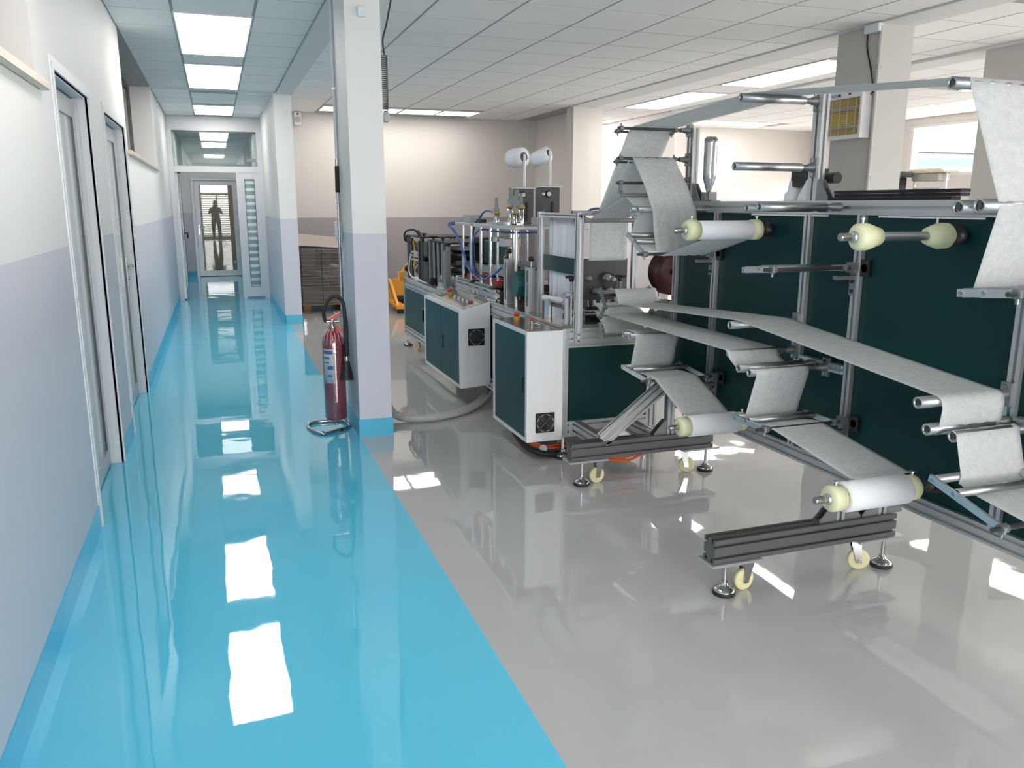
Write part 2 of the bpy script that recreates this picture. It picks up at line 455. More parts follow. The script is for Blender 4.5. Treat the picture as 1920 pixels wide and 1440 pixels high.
# left wall with its openings
D1 = (4.36, 5.46); D2 = (6.18, 7.52); DT = 2.17
w = MB()
T0 = -.975
def wl(y0, y1, z0, z1): w.box((T0, y0, z0), (XL, y1, z1))
WA = (1.6, 3.95, 2.06, 2.72); WB = (7.75, 11.40, 2.0, CZ)
wl(-2.4, WA[0], 0, 3.0); wl(WA[0], WA[1], 0, WA[2]); wl(WA[0], WA[1], WA[3], 3.0)
wl(WA[1], D1[0], 0, 3.0); wl(D1[0], D1[1], DT, 3.0); wl(D1[1], D2[0], 0, 3.0)
wl(D2[0], D2[1], DT, 3.0); wl(D2[1], WB[0], 0, 3.0); wl(WB[0], WB[1], 0, WB[2])
wl(WB[1], 20.0, 0, 3.0)
struct(w, 'wall_left', 'wall', 'white corridor wall with lavender grey lower half on the left', 'wall')
b = MB()
for y0, y1 in ((-2.3, D1[0]-.06), (D1[1]+.06, D2[0]-.06), (D2[1]+.06, 14.72), (14.9, 19.5)):
    b.box((XL, y0, 0), (XL+.006, y1, .122))
struct(b, 'baseboard_left', 'base_blue', 'blue painted skirting along the left corridor wall', 'baseboard')

struct(MB().box((-1.15, -2.4, 0), (-.98, 20.0, 3.0)), 'light_stop_left', 'ceil_grid', 'dark slab added behind the left doors to block light leaks', 'wall')  # added so no daylight shows through the gaps of the left doors
# corridor right wall beyond the pillar, and the pillar end
struct(MB().box((.80, 11.37, 0), (1.02, 19.9, 3.0)), 'wall_right', 'wall', 'corridor wall ending in a pillar with a speaker behind it', 'wall')
b = MB(); b.box((.794, 11.364, 0), (.80, 14.72, .122)); b.box((.794, 11.364, 0), (1.022, 11.37, .122)); b.box((.794, 14.9, 0), (.80, 19.5, .122))
struct(b, 'baseboard_right', 'base_blue', 'blue painted skirting on the far corridor pillar', 'baseboard')
# free-standing pillar beside the extinguisher
pl = sthing('pillar_near', 'white and grey square pillar with blue base standing by the red extinguisher', 'pillar', (.956, 5.80, 0))
MB().box((.845, 5.53, 0), (1.069, 6.07, 3.0)).build('pillar_shaft', 'wall', pl)
b = MB(); b.box((.838, 5.523, 0), (1.076, 5.53, .125)); b.box((.838, 5.53, 0), (.845, 6.07, .125)); b.box((1.069, 5.53, 0), (1.076, 6.07, .125))
b.build('skirting', 'base_blue', pl, 'blue painted base')
# workshop walls
w = MB(); w.box((1.02, 13.62, 0), (5.45, 13.8, 3.0)); w.box((5.24, 11.42, 0), (5.45, 13.62, 3.0))
struct(w, 'wall_far', 'wall_room', 'far workshop wall with warm light tinted into its white paint over a grey lower half', 'wall')
b = MB(); b.box((1.02, 13.612, 0), (5.24, 13.62, .122))
struct(b, 'baseboard_far', 'base_blue', 'blue skirting along the far workshop wall', 'baseboard')
w = MB(); w.box((6.65, 11.40, 0), (6.90, 17.0, 3.0)); w.box((5.24, 16.6, 0), (6.65, 16.8, 3.0))
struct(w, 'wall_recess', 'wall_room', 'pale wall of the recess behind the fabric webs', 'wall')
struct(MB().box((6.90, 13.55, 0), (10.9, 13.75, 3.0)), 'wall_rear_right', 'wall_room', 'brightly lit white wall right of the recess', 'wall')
# side wall with clerestory windows; lower openings are unseen, added for light
w = MB(); w.box((10.9, -2.4, 0), (11.1, -1.5, 2.04)); w.box((10.9, -1.5, 0), (11.1, 3.5, .9)); w.box((10.9, 3.5, 0), (11.1, 5.8, 2.04)); w.box((10.9, 5.8, 0), (11.1, 9.4, 2.04)); w.box((10.9, 9.4, 0), (11.1, 12.0, 2.04)); w.box((10.9, 12.0, 0), (11.1, 13.4, .08)); w.box((10.9, 13.4, 0), (11.1, 13.75, 2.04)); w.box((10.9, -2.4, 2.86), (11.1, 13.75, 3.0)); w.box((10.9, 11.12, 2.04), (11.1, 13.75, 2.86)); w.box((10.9, -2.4, 2.04), (11.1, -1.5, 2.86))
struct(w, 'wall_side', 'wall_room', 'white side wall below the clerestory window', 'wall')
wn = sthing('window_1', 'long clerestory window looking out on a blue striped building', 'window', (11.0, 5.4, 2.04))
b = MB(); b.box((10.92, -.3, 2.04), (10.98, 11.12, 2.09)); b.box((10.92, -.3, 2.81), (10.98, 11.12, 2.86))
for y in (11.06, 8.8, 6.5, 4.2, 1.9, -.3): b.box((10.92, y, 2.09), (10.98, y+.06, 2.81))
b.box((10.92, -1.44, .9), (10.98, 3.44, .95))  # frames of the unseen lower windows added to light the left wall
for y in (-1.5, .97, 3.44): b.box((10.92, y, .95), (10.98, y+.06, 2.04))
b.build('window_frame', 'lframe', wn)
for y0, y1 in ((8.86, 11.06), (6.56, 8.8), (4.26, 6.5), (1.96, 4.2), (-.24, 1.9)):
    MB().box((10.945, y0, 2.09), (10.951, y1, 2.81)).build('pane', 'wglass', wn)
# wall behind the camera: entrance, plus an unseen wide opening added for daylight
w = MB(); w.box((-1.0, -2.4, 0), (-.55, -2.2, 3.0)); w.box((.75, -2.4, 0), (1.3, -2.2, 3.0)); w.box((-.55, -2.4, 2.62), (.75, -2.2, 3.0))
w.box((1.3, -2.4, 2.62), (10.9, -2.2, 3.0)); w.box((1.3, -2.4, 0), (2.6, -2.2, .1)); w.box((2.6, -2.4, 0), (10.9, -2.2, 2.62))
struct(w, 'wall_back', 'wall', 'white wall behind the viewer with the entrance and an added daylight opening', 'wall')

# pillars of the workshop
pb = sthing('pillar_trap', 'pillar greyed to look shaded, carrying the yellow insect trap', 'pillar', (5.1, 5.65, 0))
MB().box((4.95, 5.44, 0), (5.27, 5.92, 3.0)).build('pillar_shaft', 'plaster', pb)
pc = sthing('pillar_side', 'pale pillar at the right picture edge behind the top roller', 'pillar', (6.72, 5.7, 0))
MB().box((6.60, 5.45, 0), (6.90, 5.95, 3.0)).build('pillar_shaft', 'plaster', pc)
pd = sthing('pillar_far', 'white pillar with a conduit beside the thread spools', 'pillar', (5.1, 11.4, 0))
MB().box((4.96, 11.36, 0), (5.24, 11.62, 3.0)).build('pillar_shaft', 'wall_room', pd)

# ceiling: recessed grid with separate tiles
ce = sthing('ceiling', 'suspended ceiling of square light grey tiles', 'ceiling', (4.5, 7, CZ))
MB().box((-1.0, -2.4, CZ+.003), (11.1, 20.0, CZ+.1)).build('ceiling_grid', 'ceil_grid', ce)
LAMPS = []   # x0,x1,y0,y1,label
LAMPS.append((-.195, .375, 6.95, 8.76, 'large lit ceiling panel nearest in the corridor'))
LAMPS.append((-.195, .375, 9.37, 11.22, 'lit ceiling panel in the middle of the corridor'))
LAMPS.append((-.195, .375, 13.12, 14.42, 'lit ceiling panel above the corridor end door'))
LAMPS.append((-.195, .375, 17.2, 18.4, 'lit ceiling panel behind the transom glass'))
for k, x in enumerate((1.563, 2.163, 2.763, 3.363)):
    LAMPS.append((x+.012, x+.588, 12.62, 13.2, ('leftmost', 'second', 'third', 'rightmost')[k]+' lit square of the ceiling row along the far wall'))
LAMPS.append((5.70, 6.28, 9.47, 11.25, 'farther long lit panel on the ceiling past the pillars'))
LAMPS.append((5.70, 6.28, 6.95, 8.78, 'nearer long lit panel left of the trap pillar'))
LAMPS.append((7.70, 9.30, 12.45, 13.05, 'lit panel over the bright rear right wall'))
LAMPS.append((5.70, 6.28, 13.2, 15.0, 'lit panel in the ceiling of the recess'))
LAMPS.append((8.7, 9.3, 6.4, 8.2, 'lit panel above the side window area'))
LAMPS.append((-.195, .375, 2.0, 3.8, 'unseen ceiling panel added above the viewer to light the corridor'))  # out of view, added to brighten the near left wall
LAMPS.append((3.4, 3.98, -1.2, .6, 'unseen ceiling panel added right of the viewer to light the workshop'))  # out of view, added as extra overhead light
def lamp(x0, x1, y0, y1, label):
    L = thing('ceiling_light', label, 'ceiling light', ((x0+x1)/2, (y0+y1)/2, CZ-.012), 'lit ceiling panels')
    f = MB(); e = .012; z0, z1 = CZ-.010, CZ+.006
    f.box((x0, y0, z0), (x1, y0+e, z1)); f.box((x0, y1-e, z0), (x1, y1, z1)); f.box((x0, y0+e, z0), (x0+e, y1-e, z1)); f.box((x1-e, y0+e, z0), (x1, y1-e, z1))
    f.build('lamp_frame', 'lframe', L)
    MB().box((x0+e, y0+e, CZ-.006), (x1-e, y1-e, CZ+.004)).build('diffuser', 'diff', L)
for a in LAMPS: lamp(*a)
tile_cache = {}
def tile(x0, x1, y0, y1):
    for (a, b_, c, d, _) in LAMPS:
        if x0 < b_-.05 and x1 > a+.05 and y0 < d-.05 and y1 > c+.05: return
    g = .011
    key = (round(x1-x0, 3), round(y1-y0, 3))
    me = tile_cache.get(key)
    if me is None:
        wx, wy = x1-x0-2*g, y1-y0-2*g
        t = MB().box((0, 0, 0), (wx, wy, .010)).build('ceiling_tile', 'tile', ce)
        tile_cache[key] = t.data; o = t
    else:
        o = bpy.data.objects.new('ceiling_tile', me); COL.objects.link(o); o.parent = ce
    o.location = Vector(((x0+x1)/2, (y0+y1)/2, CZ)) - Vector(ce.location)
for k in range(24):
    y0 = 4.55+.6*k
    if y0 > 14.5: break
    y1 = min(y0+.6, 14.8)
    for x0, x1 in ((XL, -.195), (-.195, .375), (.375, .83)): tile(x0, x1, y0, y1)
for k in range(22):
    y0 = 3.45+.6*k
    if y0 > 13.5: break
    y1 = min(y0+.6, 13.62)
    if y1-y0 < .1: continue
    xs = [1.03, 1.563]+[1.563+.6*i for i in range(1, 6)]+[4.93]
    for x0, x1 in zip(xs, xs[1:]): tile(x0, x1, y0, y1)
    xs = [5.27, 5.69, 6.29, 6.58]
    if y0 > 4.6:
        for x0, x1 in zip(xs, xs[1:]): tile(x0, x1, y0, y1)
        xs = [6.93+.66*i for i in range(7)]
        for x0, x1 in zip(xs, xs[1:]): tile(x0, x1, y0, y1)
# plaster strips between the ceiling fields
for n, (a, c, lab) in enumerate((((.83, -2.2, CZ-.02), (1.03, 11.37, CZ+.01), 'plaster strip on the ceiling between corridor and workshop'),
                               ((4.93, -2.2, CZ-.015), (5.27, 11.42, CZ+.01), 'plaster strip on the ceiling along the trap pillar'),
                               ((6.58, -2.2, CZ-.03), (6.93, 11.40, CZ+.01), 'plaster strip on the ceiling towards the side window'),
                               ((XL, 11.28, CZ-.012), (.83, 11.42, CZ+.01), 'narrow strip crossing the corridor ceiling'))):
    struct(MB().box(a, c), 'trim_%d' % (n+1), 'beam', lab, 'ceiling strip')

# left windows: sills, dark glass
def left_window(n, y0, y1, z0, z1, lab):
    wn = sthing('window_%d' % n, lab, 'window', (-.8, (y0+y1)/2, z0))
    MB().box((-.87, y0+.002, z0+.001), (XL+.001, y1-.002, z0+.016)).cbox((XL+.001, y0-.04, z0-.022), (XL+.035, y1+.08, z0+.016), .004).build('window_sill', 'stone', wn)
    f = MB(); f.box((-.92, y0, z0), (-.875, y0+.05, z1)); f.box((-.92, y1-.05, z0), (-.875, y1, z1)); f.box((-.92, y0, z1-.05), (-.875, y1, z1)); f.box((-.92, y0, z0), (-.875, y1, z0+.04))
    f.build('window_frame', 'dsteel', wn)
    MB().box((-.905, y0+.05, z0+.04), (-.895, y1-.05, z1-.05)).build('pane', 'dglass', wn)
left_window(2, WA[0], WA[1], WA[2], WA[3], 'high window niche with beige sill at the left picture edge')
left_window(3, WB[0], WB[1], WB[2], WB[3], 'high dark window niche past the second left door')

# left doors
def left_door(n, y0, y1, lab, handle):
    d = sthing('door_%d' % n, lab, 'door', (-.72, (y0+y1)/2, 0))
    f = MB()
    for (t0, t1, x) in ((.030, .055, XL+.006), (.0, .027, XL+.010)):
        f.box((XL-.012, y0-t1, 0), (x, y0-t0, DT+t1)); f.box((XL-.012, y1+t0, 0), (x, y1+t1, DT+t1)); f.box((XL-.012, y0-t0, DT+t0), (x, y1+t0, DT+t1))
    f.build('architrave', 'alu_white', d)
    j = MB(); j.box((-.80, y0, 0), (XL-.013, y0+.010, DT)); j.box((-.80, y1-.010, 0), (XL-.013, y1, DT)); j.box((-.80, y0+.010, DT-.010), (XL-.013, y1-.010, DT))
    j.box((-.80, y1-.018, 0), (-.755, y1-.0105, DT-.011)); j.box((-.694, y1-.013, 0), (-.690, y1-.0105, DT-.011))
    j.build('jamb_lining', 'alu_white', d)
    lf = MB(); a, e = y0+.014, y1-.022; s_ = .06; x0, x1 = -.752, -.715
    lf.box((x0, a, .012), (x1, a+s_, DT-.02)); lf.box((x0, e-s_, .012), (x1, e, DT-.02))
    lf.box((x0, a+s_, .012), (x1, e-s_, .11)); lf.box((x0, a+s_, DT-.12), (x1, e-s_, DT-.02))
    leaf = lf.build('door_leaf', 'alu_door', d)
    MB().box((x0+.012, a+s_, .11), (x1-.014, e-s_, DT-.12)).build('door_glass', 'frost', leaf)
    bd = MB()
    for yy in (a+s_, e-s_-.012): bd.box((x1-.013, yy, .11), (x1-.002, yy+.012, DT-.12))
    bd.build('glazing_bead', 'dsteel', leaf)
    if handle:
        h = MB(); yy = e-.045
        h.box((x1, yy-.018, .93), (x1+.008, yy+.018, 1.15))
        h.cyl((x1+.008, yy, 1.08), (x1+.052, yy, 1.08), .010, 12); h.cyl((x1+.046, yy-.11, 1.08), (x1+.046, yy+.012, 1.08), .009, 12)
        h.cyl((x1+.008, yy, .985), (x1+.020, yy, .985), .013, 12)
        h.build('door_handle', 'chrome', leaf)
left_door(1, *D1, 'near aluminium door with frosted glass and painted reflection bands in the left wall', False)
left_door(2, *D2, 'second aluminium door in the left wall with a chrome lever handle', True)

# partition at the corridor end
Y = 14.80
pt = sthing('door_3', 'aluminium partition with transom glass and striped sidelight closing the corridor', 'door', (.08, Y, 0))
f = MB(); y0, y1 = Y-.035, Y+.035
f.box((XL, y0, 2.77), (.80, y1, 2.82)); f.box((XL, y0, 2.82), (.80, y1, CZ)); f.box((XL, y0, 0), (-.575, y1, 2.77)); f.box((.725, y0, 0), (.80, y1, 2.77))
f.box((-.575, y0, 2.085), (.725, y1, 2.185)); f.box((.37, y0, 0), (.43, y1, 2.085))
f.box((-.575, y0, 2.74), (.725, y1, 2.77))
f.build('partition_frame', 'alu_white', pt)
MB().box((-.575, Y-.004, 2.185), (.725, Y+.004, 2.74)).build('transom_pane', 'glass', pt)
f = MB(); f.box((-.575, Y-.02, 2.715), (.725, Y-.008, 2.74)); f.build('transom_bead', 'dsteel', pt)
MB().box((.56, Y-.016, 2.26), (.71, Y-.006, 2.315)).build('transom_latch', 'alu_dark', pt)
f = MB(); f.box((.43, y0+.008, .03), (.50, y1-.008, 2.085)); f.box((.655, y0+.008, .03), (.725, y1-.008, 2.085)); f.box((.50, y0+.008, .03), (.655, y1-.008, .20)); f.box((.50, y0+.008, 1.98), (.655, y1-.008, 2.085))
sl = f.build('sidelight', 'alu_white', pt)
MB().box((.50, Y-.008, .20), (.655, Y+.004, 1.98)).build('sidelight_pane', 'hstripe', sl)
f = MB()
for a, c in (((.497, Y-.03, .197), (.503, Y-.02, 1.983)), ((.652, Y-.03, .197), (.658, Y-.02, 1.983)), ((.503, Y-.03, .197), (.652, Y-.02, .203)), ((.503, Y-.03, 1.977), (.652, Y-.02, 1.983))): f.box(a, c)
f.build('sidelight_bead', 'rubber', sl)
# open leaf, swung into the inner corridor
f = MB(); x0, x1 = -.575, -.535
f.box((x0, Y+.03, .02), (x1, Y+.115, 2.07)); f.box((x0, Y+.83, .02), (x1, Y+.915, 2.07)); f.box((x0, Y+.115, .02), (x1, Y+.83, .16)); f.box((x0, Y+.115, 1.95), (x1, Y+.83, 2.07))
lf = f.build('open_leaf', 'alu_door', pt)
MB().box((x0+.01, Y+.115, .16), (x1-.008, Y+.83, 1.95)).build('leaf_glass', 'hstripe2', lf)
h = MB(); h.box((x1, Y+.845, .96), (x1+.01, Y+.885, 1.16)); h.cyl((x1+.01, Y+.865, 1.08), (x1+.06, Y+.865, 1.08), .011, 10); h.poly([(Y+.74, 1.06), (Y+.87, 1.10), (Y+.87, 1.06), (Y+.76, .99)], 'x', x1+.05, x1+.075)
h.build('leaf_handle', 'black', lf)
f = MB(); f.cbox((x1-.01, Y+.10, 2.075), (x1+.04, Y+.36, 2.12), .004); f.build('door_closer', 'alu_dark', pt)
# inner end wall with the mirror-glass door
struct(MB().box((XL, 19.62, 2.14), (.8, 19.8, 3.0)).box((XL, 19.62, 0), (-.46, 19.8, 2.14)).box((.55, 19.62, 0), (.8, 19.8, 2.14)), 'wall_end', 'wall', 'end wall around the mirror glass door', 'wall')
struct(MB().box((XL+.006, 19.61, 0), (-.46, 19.62, .122)), 'baseboard_end', 'base_blue', 'blue skirting left of the mirror glass door', 'baseboard')
struct(MB().box((-.46, 19.72, 0), (.55, 19.8, 2.14)), 'light_stop_end', 'ceil_grid', 'dark slab added behind the mirror glass door to block light leaks', 'wall')  # stops bright sky from leaking around the mirror door leaf
de = sthing('door_4', 'aluminium door with gold mirror glass at the end of the corridor', 'door', (.045, 19.62, 0))
f = MB(); f.box((-.46, 19.59, 0), (-.40, 19.68, 2.14)); f.box((.49, 19.59, 0), (.55, 19.68, 2.14)); f.box((-.40, 19.59, 2.08), (.49, 19.68, 2.14)); f.build('door_frame', 'alu_door', de)
f = MB(); f.box((-.395, 19.60, .01), (-.30, 19.645, 2.07)); f.box((.39, 19.60, .01), (.485, 19.645, 2.07)); f.box((-.30, 19.60, .01), (.39, 19.645, .13)); f.box((-.30, 19.60, 1.98), (.39, 19.645, 2.07))
lf = f.build('door_leaf', 'alu_door', de)
MB().box((-.30, 19.615, .13), (.39, 19.63, 1.98)).build('mirror_glass', 'gold', lf)
h = MB(); h.box((-.36, 19.59, .92), (-.33, 19.60, 1.14)); h.cyl((-.345, 19.59, 1.08), (-.345, 19.545, 1.08), .01, 10); h.cyl((-.35, 19.55, 1.08), (-.23, 19.55, 1.08), .009, 10)
h.build('door_handle', 'chrome', lf)

# outside, seen through the clerestory window
struct(MB().box((-6, -14, -.3), (11.0, -2.41, -.15)).box((11.11, -14, -.3), (40, 30, -.15)), 'ground_yard', 'asphalt', 'pale concrete yard outside', 'ground')
bd = thing('neighbour_building', 'white building with lavender and blue bands outside the side window', 'building', (20, 17.5, -.15))
MB().box((11.6, 17, -.15), (30, 20, 2.565)).build('lower_wall', 'facade', bd)
MB().box((11.6, 16.97, 2.565), (30, 20, 2.764)).build('blue_band', 'facade_b', bd)
MB().box((11.6, 16.99, 2.764), (30, 20, 2.90)).build('grey_band', 'facade_g', bd)
MB().box((11.6, 16.96, 2.912), (30, 20, 3.055)).build('grey_band', 'facade_g', bd)
MB().box((11.6, 17, 3.055), (30, 20, 5.2)).build('upper_wall', 'facade', bd)

dg = sthing('door_5', 'unseen glazed door added behind the trap pillar to light the rear wall', 'door', (10.98, 12.7, .08))  # out of view, added to brighten the rear right wall
f = MB()
for y in (12.0, 13.34): f.box((10.93, y, .08), (10.99, y+.06, 2.04))
for z in (.08, 1.98): f.box((10.93, 12.06, z), (10.99, 13.34, z+.06))
f.build('door_frame', 'lframe', dg)
MB().box((10.955, 12.06, .14), (10.961, 13.34, 1.98)).build('pane', 'wglass', dg)

# ================================================================== MASK MACHINE
def foot(parent, x, y, ztop, r=.042, rs=.008):
    # levelling foot: rubber pad, steel bell, threaded stem
    f = MB().lathe((x, y, 0), (x, y, 1), [(0, r*1.02), (.004, r*1.04), (.014, r*1.04), (.018, r)], 24).build('foot_pad', 'rubber', parent)
    MB().lathe((x, y, .0), (x, y, 1), [(.018, r*.98), (.026, r*.9), (.034, r*.55), (.040, r*.34), (.052, r*.30), (.056, rs)], 24).lathe((x, y, .05), (x, y, 1), [(0, rs), (ztop-.05, rs)], 12).lathe((x, y, .045), (x, y, 1), [(0, rs*1.7), (.012, rs*1.7)], 6).build('foot_stem', 'chrome', f)
def caster(parent, x, y, ztop, r=.045, ang=0):
    d = Vector((math.cos(ang), math.sin(ang), 0)); n = Vector((-d.y, d.x, 0))
    c = Vector((x, y, r)); w = .013
    k = MB()
    top = Vector((x, y, ztop)) + d*.02
    k.lathe(top-Vector((0,0,.012)), top, [(0, .022), (.012, .022)], 16)
    for sg in (-1, 1):
        a = c+n*(w+.006)*sg; a2 = c+n*(w+.009)*sg; t1 = top+n*(w+.006)*sg-Vector((0,0,.008)); t2 = top+n*(w+.009)*sg-Vector((0,0,.008))
        vs = [a+d*-.012-Vector((0,0,.012)), a+d*.012-Vector((0,0,.012)), t1+d*.022, t1-d*.022]
        vs += [v+n*.003*sg for v in vs]
        k.add(vs, [(0,1,2,3),(7,6,5,4),(0,4,5,1),(1,5,6,2),(2,6,7,3),(3,7,4,0)])
    k.box(tuple(top+Vector((-.026,-.022,-.010))), tuple(top+Vector((.026,.022,0))))
    k.cyl(c-n*(w+.014), c+n*(w+.014), .006, 10)
    fk = k.build('caster_fork', 'chrome', parent)
    MB().lathe(c-n*w, c+n*w, [(0, r*.35), (.001, r*.86), (.004, r), (2*w-.004, r), (2*w-.001, r*.86), (2*w, r*.35)], 28).lathe(c-n*(w+.003), c+n*(w+.003), [(0, r*.34), (2*w+.006, r*.34)], 16).build('caster_wheel', 'caster', fk)
def bolt(mb, p, d, r=.006, h=.005):
    p = Vector(p); mb.cyl(p, p+Vector(d)*h, r, 8)

# ---------------- machine table
TX0, TX1, TY0, TY1 = 1.955, 2.60, 4.60, 9.20
ZT = .855
tb = thing('machine_table', 'long aluminium profile table with green side panels under the mask machine', 'machine table', (2.28, 6.9, 0))
P45 = .045
yl = (TY0+P45/2, 5.95, 7.20, 8.15, TY1-P45/2)
for y in yl:
    top = ZT-.02 if y < 7 else .76
    for x in (TX0+P45/2, TX1-P45/2):
        MB().prof((x, y, .155), (x, y, top), P45, P45, (0,1,0)).build('post', 'alu', tb)
def rail(p0, p1, w, h=P45): MB().prof(p0, p1, w, h).build('rail', 'alu', tb)
for x in (TX0+P45/2, TX1-P45/2):
    for a, c in zip(yl, yl[1:]):
        y0, y1 = a+P45/2, c-P45/2
        rail((x, y0, .20), (x, y1, .20), .09)
        if a < 7: rail((x, y0, ZT-.065), (x, y1, ZT-.065), .09)
        else: rail((x, y0, .715), (x, y1, .715), .09)
x0, x1 = TX0+P45, TX1-P45
rail((x0, TY0+.022, .20), (x1, TY0+.022, .20), .09); rail((x0, TY0+.022, .775), (x1, TY0+.022, .775), .12); rail((x0, TY1-.022, .20), (x1, TY1-.022, .20), .09); rail((x0, TY1-.022, .715), (x1, TY1-.022, .715), .09)
MB().box((x0, TY0+.012, .245), (x1, TY0+.017, .715)).build('front_panel', 'green', tb, 'dark green panel')
for a, c in ((4.645, 5.927), (5.973, 7.177)):
    MB().box((TX0+.014, a, .245), (TX0+.019, c, .745)).build('side_panel', 'green', tb)
for a, c in ((4.645, 5.927), (5.973, 7.177), (7.223, 8.127), (8.173, 9.155)):
    MB().box((TX1-.019, a, .245), (TX1-.014, c, .67)).build('side_panel', 'green', tb)
for a, c, hs in ((7.225, 8.125, 1), (8.175, 9.153, -1)):
    dr = MB().cbox((TX0+.004, a, .247), (TX0+.020, c, .668), .003).build('door', 'teal', tb, 'green door with a black handle')
    yy = c-.07 if hs > 0 else a+.07
    h = MB().cbox((TX0-.016, yy-.012, .40), (TX0+.004, yy+.012, .52), .003)
    if hs > 0: h.box((TX0-.02, yy-.012, .45), (TX0-.012, yy+.09, .47))
    h.build('door_handle', 'black', dr)
MB().cbox((TX0-.006, TY0-.004, ZT-.02), (TX1+.006, 7.20, ZT), .003).build('table_top', 'steel', tb, 'stainless steel top plate')
MB().cbox((TX0-.002, 7.20, .76), (TX1+.002, TY1+.004, .778), .003).build('table_top', 'alu', tb)
for y in (TY0+.04, 7.1, TY1-.04):
    for x in (TX0+.03, TX1-.04): foot(tb, x, y, .156, .05, .011)
for y in (TY0+.16, 8.75):
    caster(tb, TX0+.06, y, .155, .05, 1.2)
mp = MB(); bx = .155
mp.box((TX0, TY0, .145), (TX0+.12, TY0+.12, .155)); mp.box((TX0, TY1-.5, .145), (TX0+.12, TY1, .155))
mp.build('mounting_plate', 'alu', tb)

# ---------------- control cabinets
def fan(parent, cx, cz, y, s):
    b = MB().cbox((cx-s/2, y-.012, cz-s/2), (cx+s/2, y, cz+s/2), .003).build('fan_grille', 'black', parent)
    g = MB()
    for r in (.16, .24, .32, .40, .46):
        pts = [(cx+math.cos(a*math.pi/14)*r*s, y-.015, cz+math.sin(a*math.pi/14)*r*s) for a in range(28)]
        g.tube(pts, .0016, 5, closed=True)
    for a in (45, 135): g.cyl((cx-math.cos(math.radians(a))*s*.5, y-.014, cz-math.sin(math.radians(a))*s*.5), (cx+math.cos(math.radians(a))*s*.5, y-.014, cz+math.sin(math.radians(a))*s*.5), .0022, 6)
    g.build('grille_rings', 'dsteel', b)
    sl = MB()
    for k in range(8):
        a0 = math.radians(k*45+10); a1 = math.radians(k*45+35)
        r0, r1 = .40*s, .46*s
        sl.poly([(cx+math.cos(a0)*r0, cz+math.sin(a0)*r0), (cx+math.cos(a1)*r0, cz+math.sin(a1)*r0), (cx+math.cos(a1)*r1, cz+math.sin(a1)*r1), (cx+math.cos(a0)*r1, cz+math.sin(a0)*r1)], 'y', y-.0135, y-.012)
    sl.build('grille_slots', 'pcb', b)
def estop(parent, x, y, z, nrm=(0,0,1)):
    n = Vector(nrm); p = Vector((x, y, z))
    a = MB().cyl(p, p+n*.022, .020, 18).build('stop_collar', 'amber', parent, 'yellow collar')
    MB().lathe(p+n*.022, p+n, [(0, .011), (.006, .011), (.007, .020), (.018, .021), (.023, .016)], 18).build('stop_button', 'red', a, 'red emergency stop mushroom')
cb = thing('control_cabinet', 'white tall control cabinet with one green door and low fan, nearest the fabric rolls', 'control cabinet', (1.83, 4.9, 0), 'control cabinets')
CX0, CX1, CY0, CY1, C0, C1 = 1.715, 1.951, 4.57, 5.225, .142, .832
b = MB(); t = .028
b.box((CX0+t, CY0, C0), (CX1, CY1, C1))
b.box((CX0, CY0, C0), (CX0+t, CY0+.03, C1)); b.box((CX0, CY1-.03, C0), (CX0+t, CY1, C1)); b.box((CX0, CY0+.03, C0), (CX0+t, CY1-.03, C0+.022)); b.box((CX0, CY0+.03, C1-.022), (CX0+t, CY1-.03, C1))
body = b.build('cabinet_body', 'white', cb)
dr = MB().cbox((CX0+.003, CY0+.033, C0+.025), (CX0+t, CY1-.033, C1-.025), .002).build('door', 'teal', cb, 'teal green door')
MB().cbox((CX0-.006, CY0+.075, .44), (CX0+.003, CY0+.098, .545), .002).build('door_handle', 'hand', dr)
MB().box((CX0+.012, CY0+.012, C1), (CX1, CY1-.012, C1+.003)).build('top_sheet', 'steel', cb, 'reflective dark stainless top')
estop(cb, 1.84, 5.10, C1+.003)
h = MB().cyl((1.84, 4.82, C1), (1.84, 4.82, C1+.03), .008, 10).tube(smooth([(1.84,4.82,C1+.012), (1.865,4.80,C1+.016), (1.885,4.79,C1+.006)], 4), .006, 8)
h.build('valve', 'chrome', cb); MB().cyl((1.84, 4.82, C1+.03), (1.84, 4.82, C1+.05), .011, 12).build('valve_knob', 'red', cb)
fan(cb, 1.835, .262, CY0, .125)
h = MB()
for y in (CY0+.06, CY0+.22): h.cyl((CX0+.02, y, C0-.012), (CX0+.02, y, C0), .006, 8)
h.build('bolt', 'chrome', cb)

cc = thing('control_cabinet', 'white control cabinet with two green doors and push buttons on its sloping top', 'control cabinet', (1.83, 6.6, 0), 'control cabinets')
CX0, CX1, CY0, CY1, C0 = 1.705, 1.951, 6.01, 7.16, .18
b = MB()
prof = [(CX0+t, C0), (CX1, C0+.016), (CX1, .850), (CX0+t, .797)]
b.poly(prof, 'y', CY0, CY1)
b.box((CX0, CY0, C0), (CX0+t, CY0+.03, .79)); b.box((CX0, CY1-.03, C0), (CX0+t, CY1, .79)); b.box((CX0, CY0+.03, C0), (CX0+t, CY1-.03, C0+.022)); b.box((CX0, CY0+.03, .768), (CX0+t, CY1-.03, .79))
b.build('cabinet_body', 'white', cc)
ym = (CY0+CY1)/2
for a, c, s_ in ((CY0+.033, ym-.003, 1), (ym+.003, CY1-.033, -1)):
    dr = MB().cbox((CX0+.003, a, C0+.025), (CX0+t, c, .765), .002).build('door', 'teal', cc, 'teal green door')
    if s_ > 0: MB().cbox((CX0-.006, c-.06, .42), (CX0+.003, c-.037, .53), .002).build('door_handle', 'hand', dr)
sl = (.850-.797)/(CX1-CX0-t)
def topz(x): return .797+(x-CX0-t)*sl
ts = MB(); a_, c_ = CX0+.03, CX1-.004
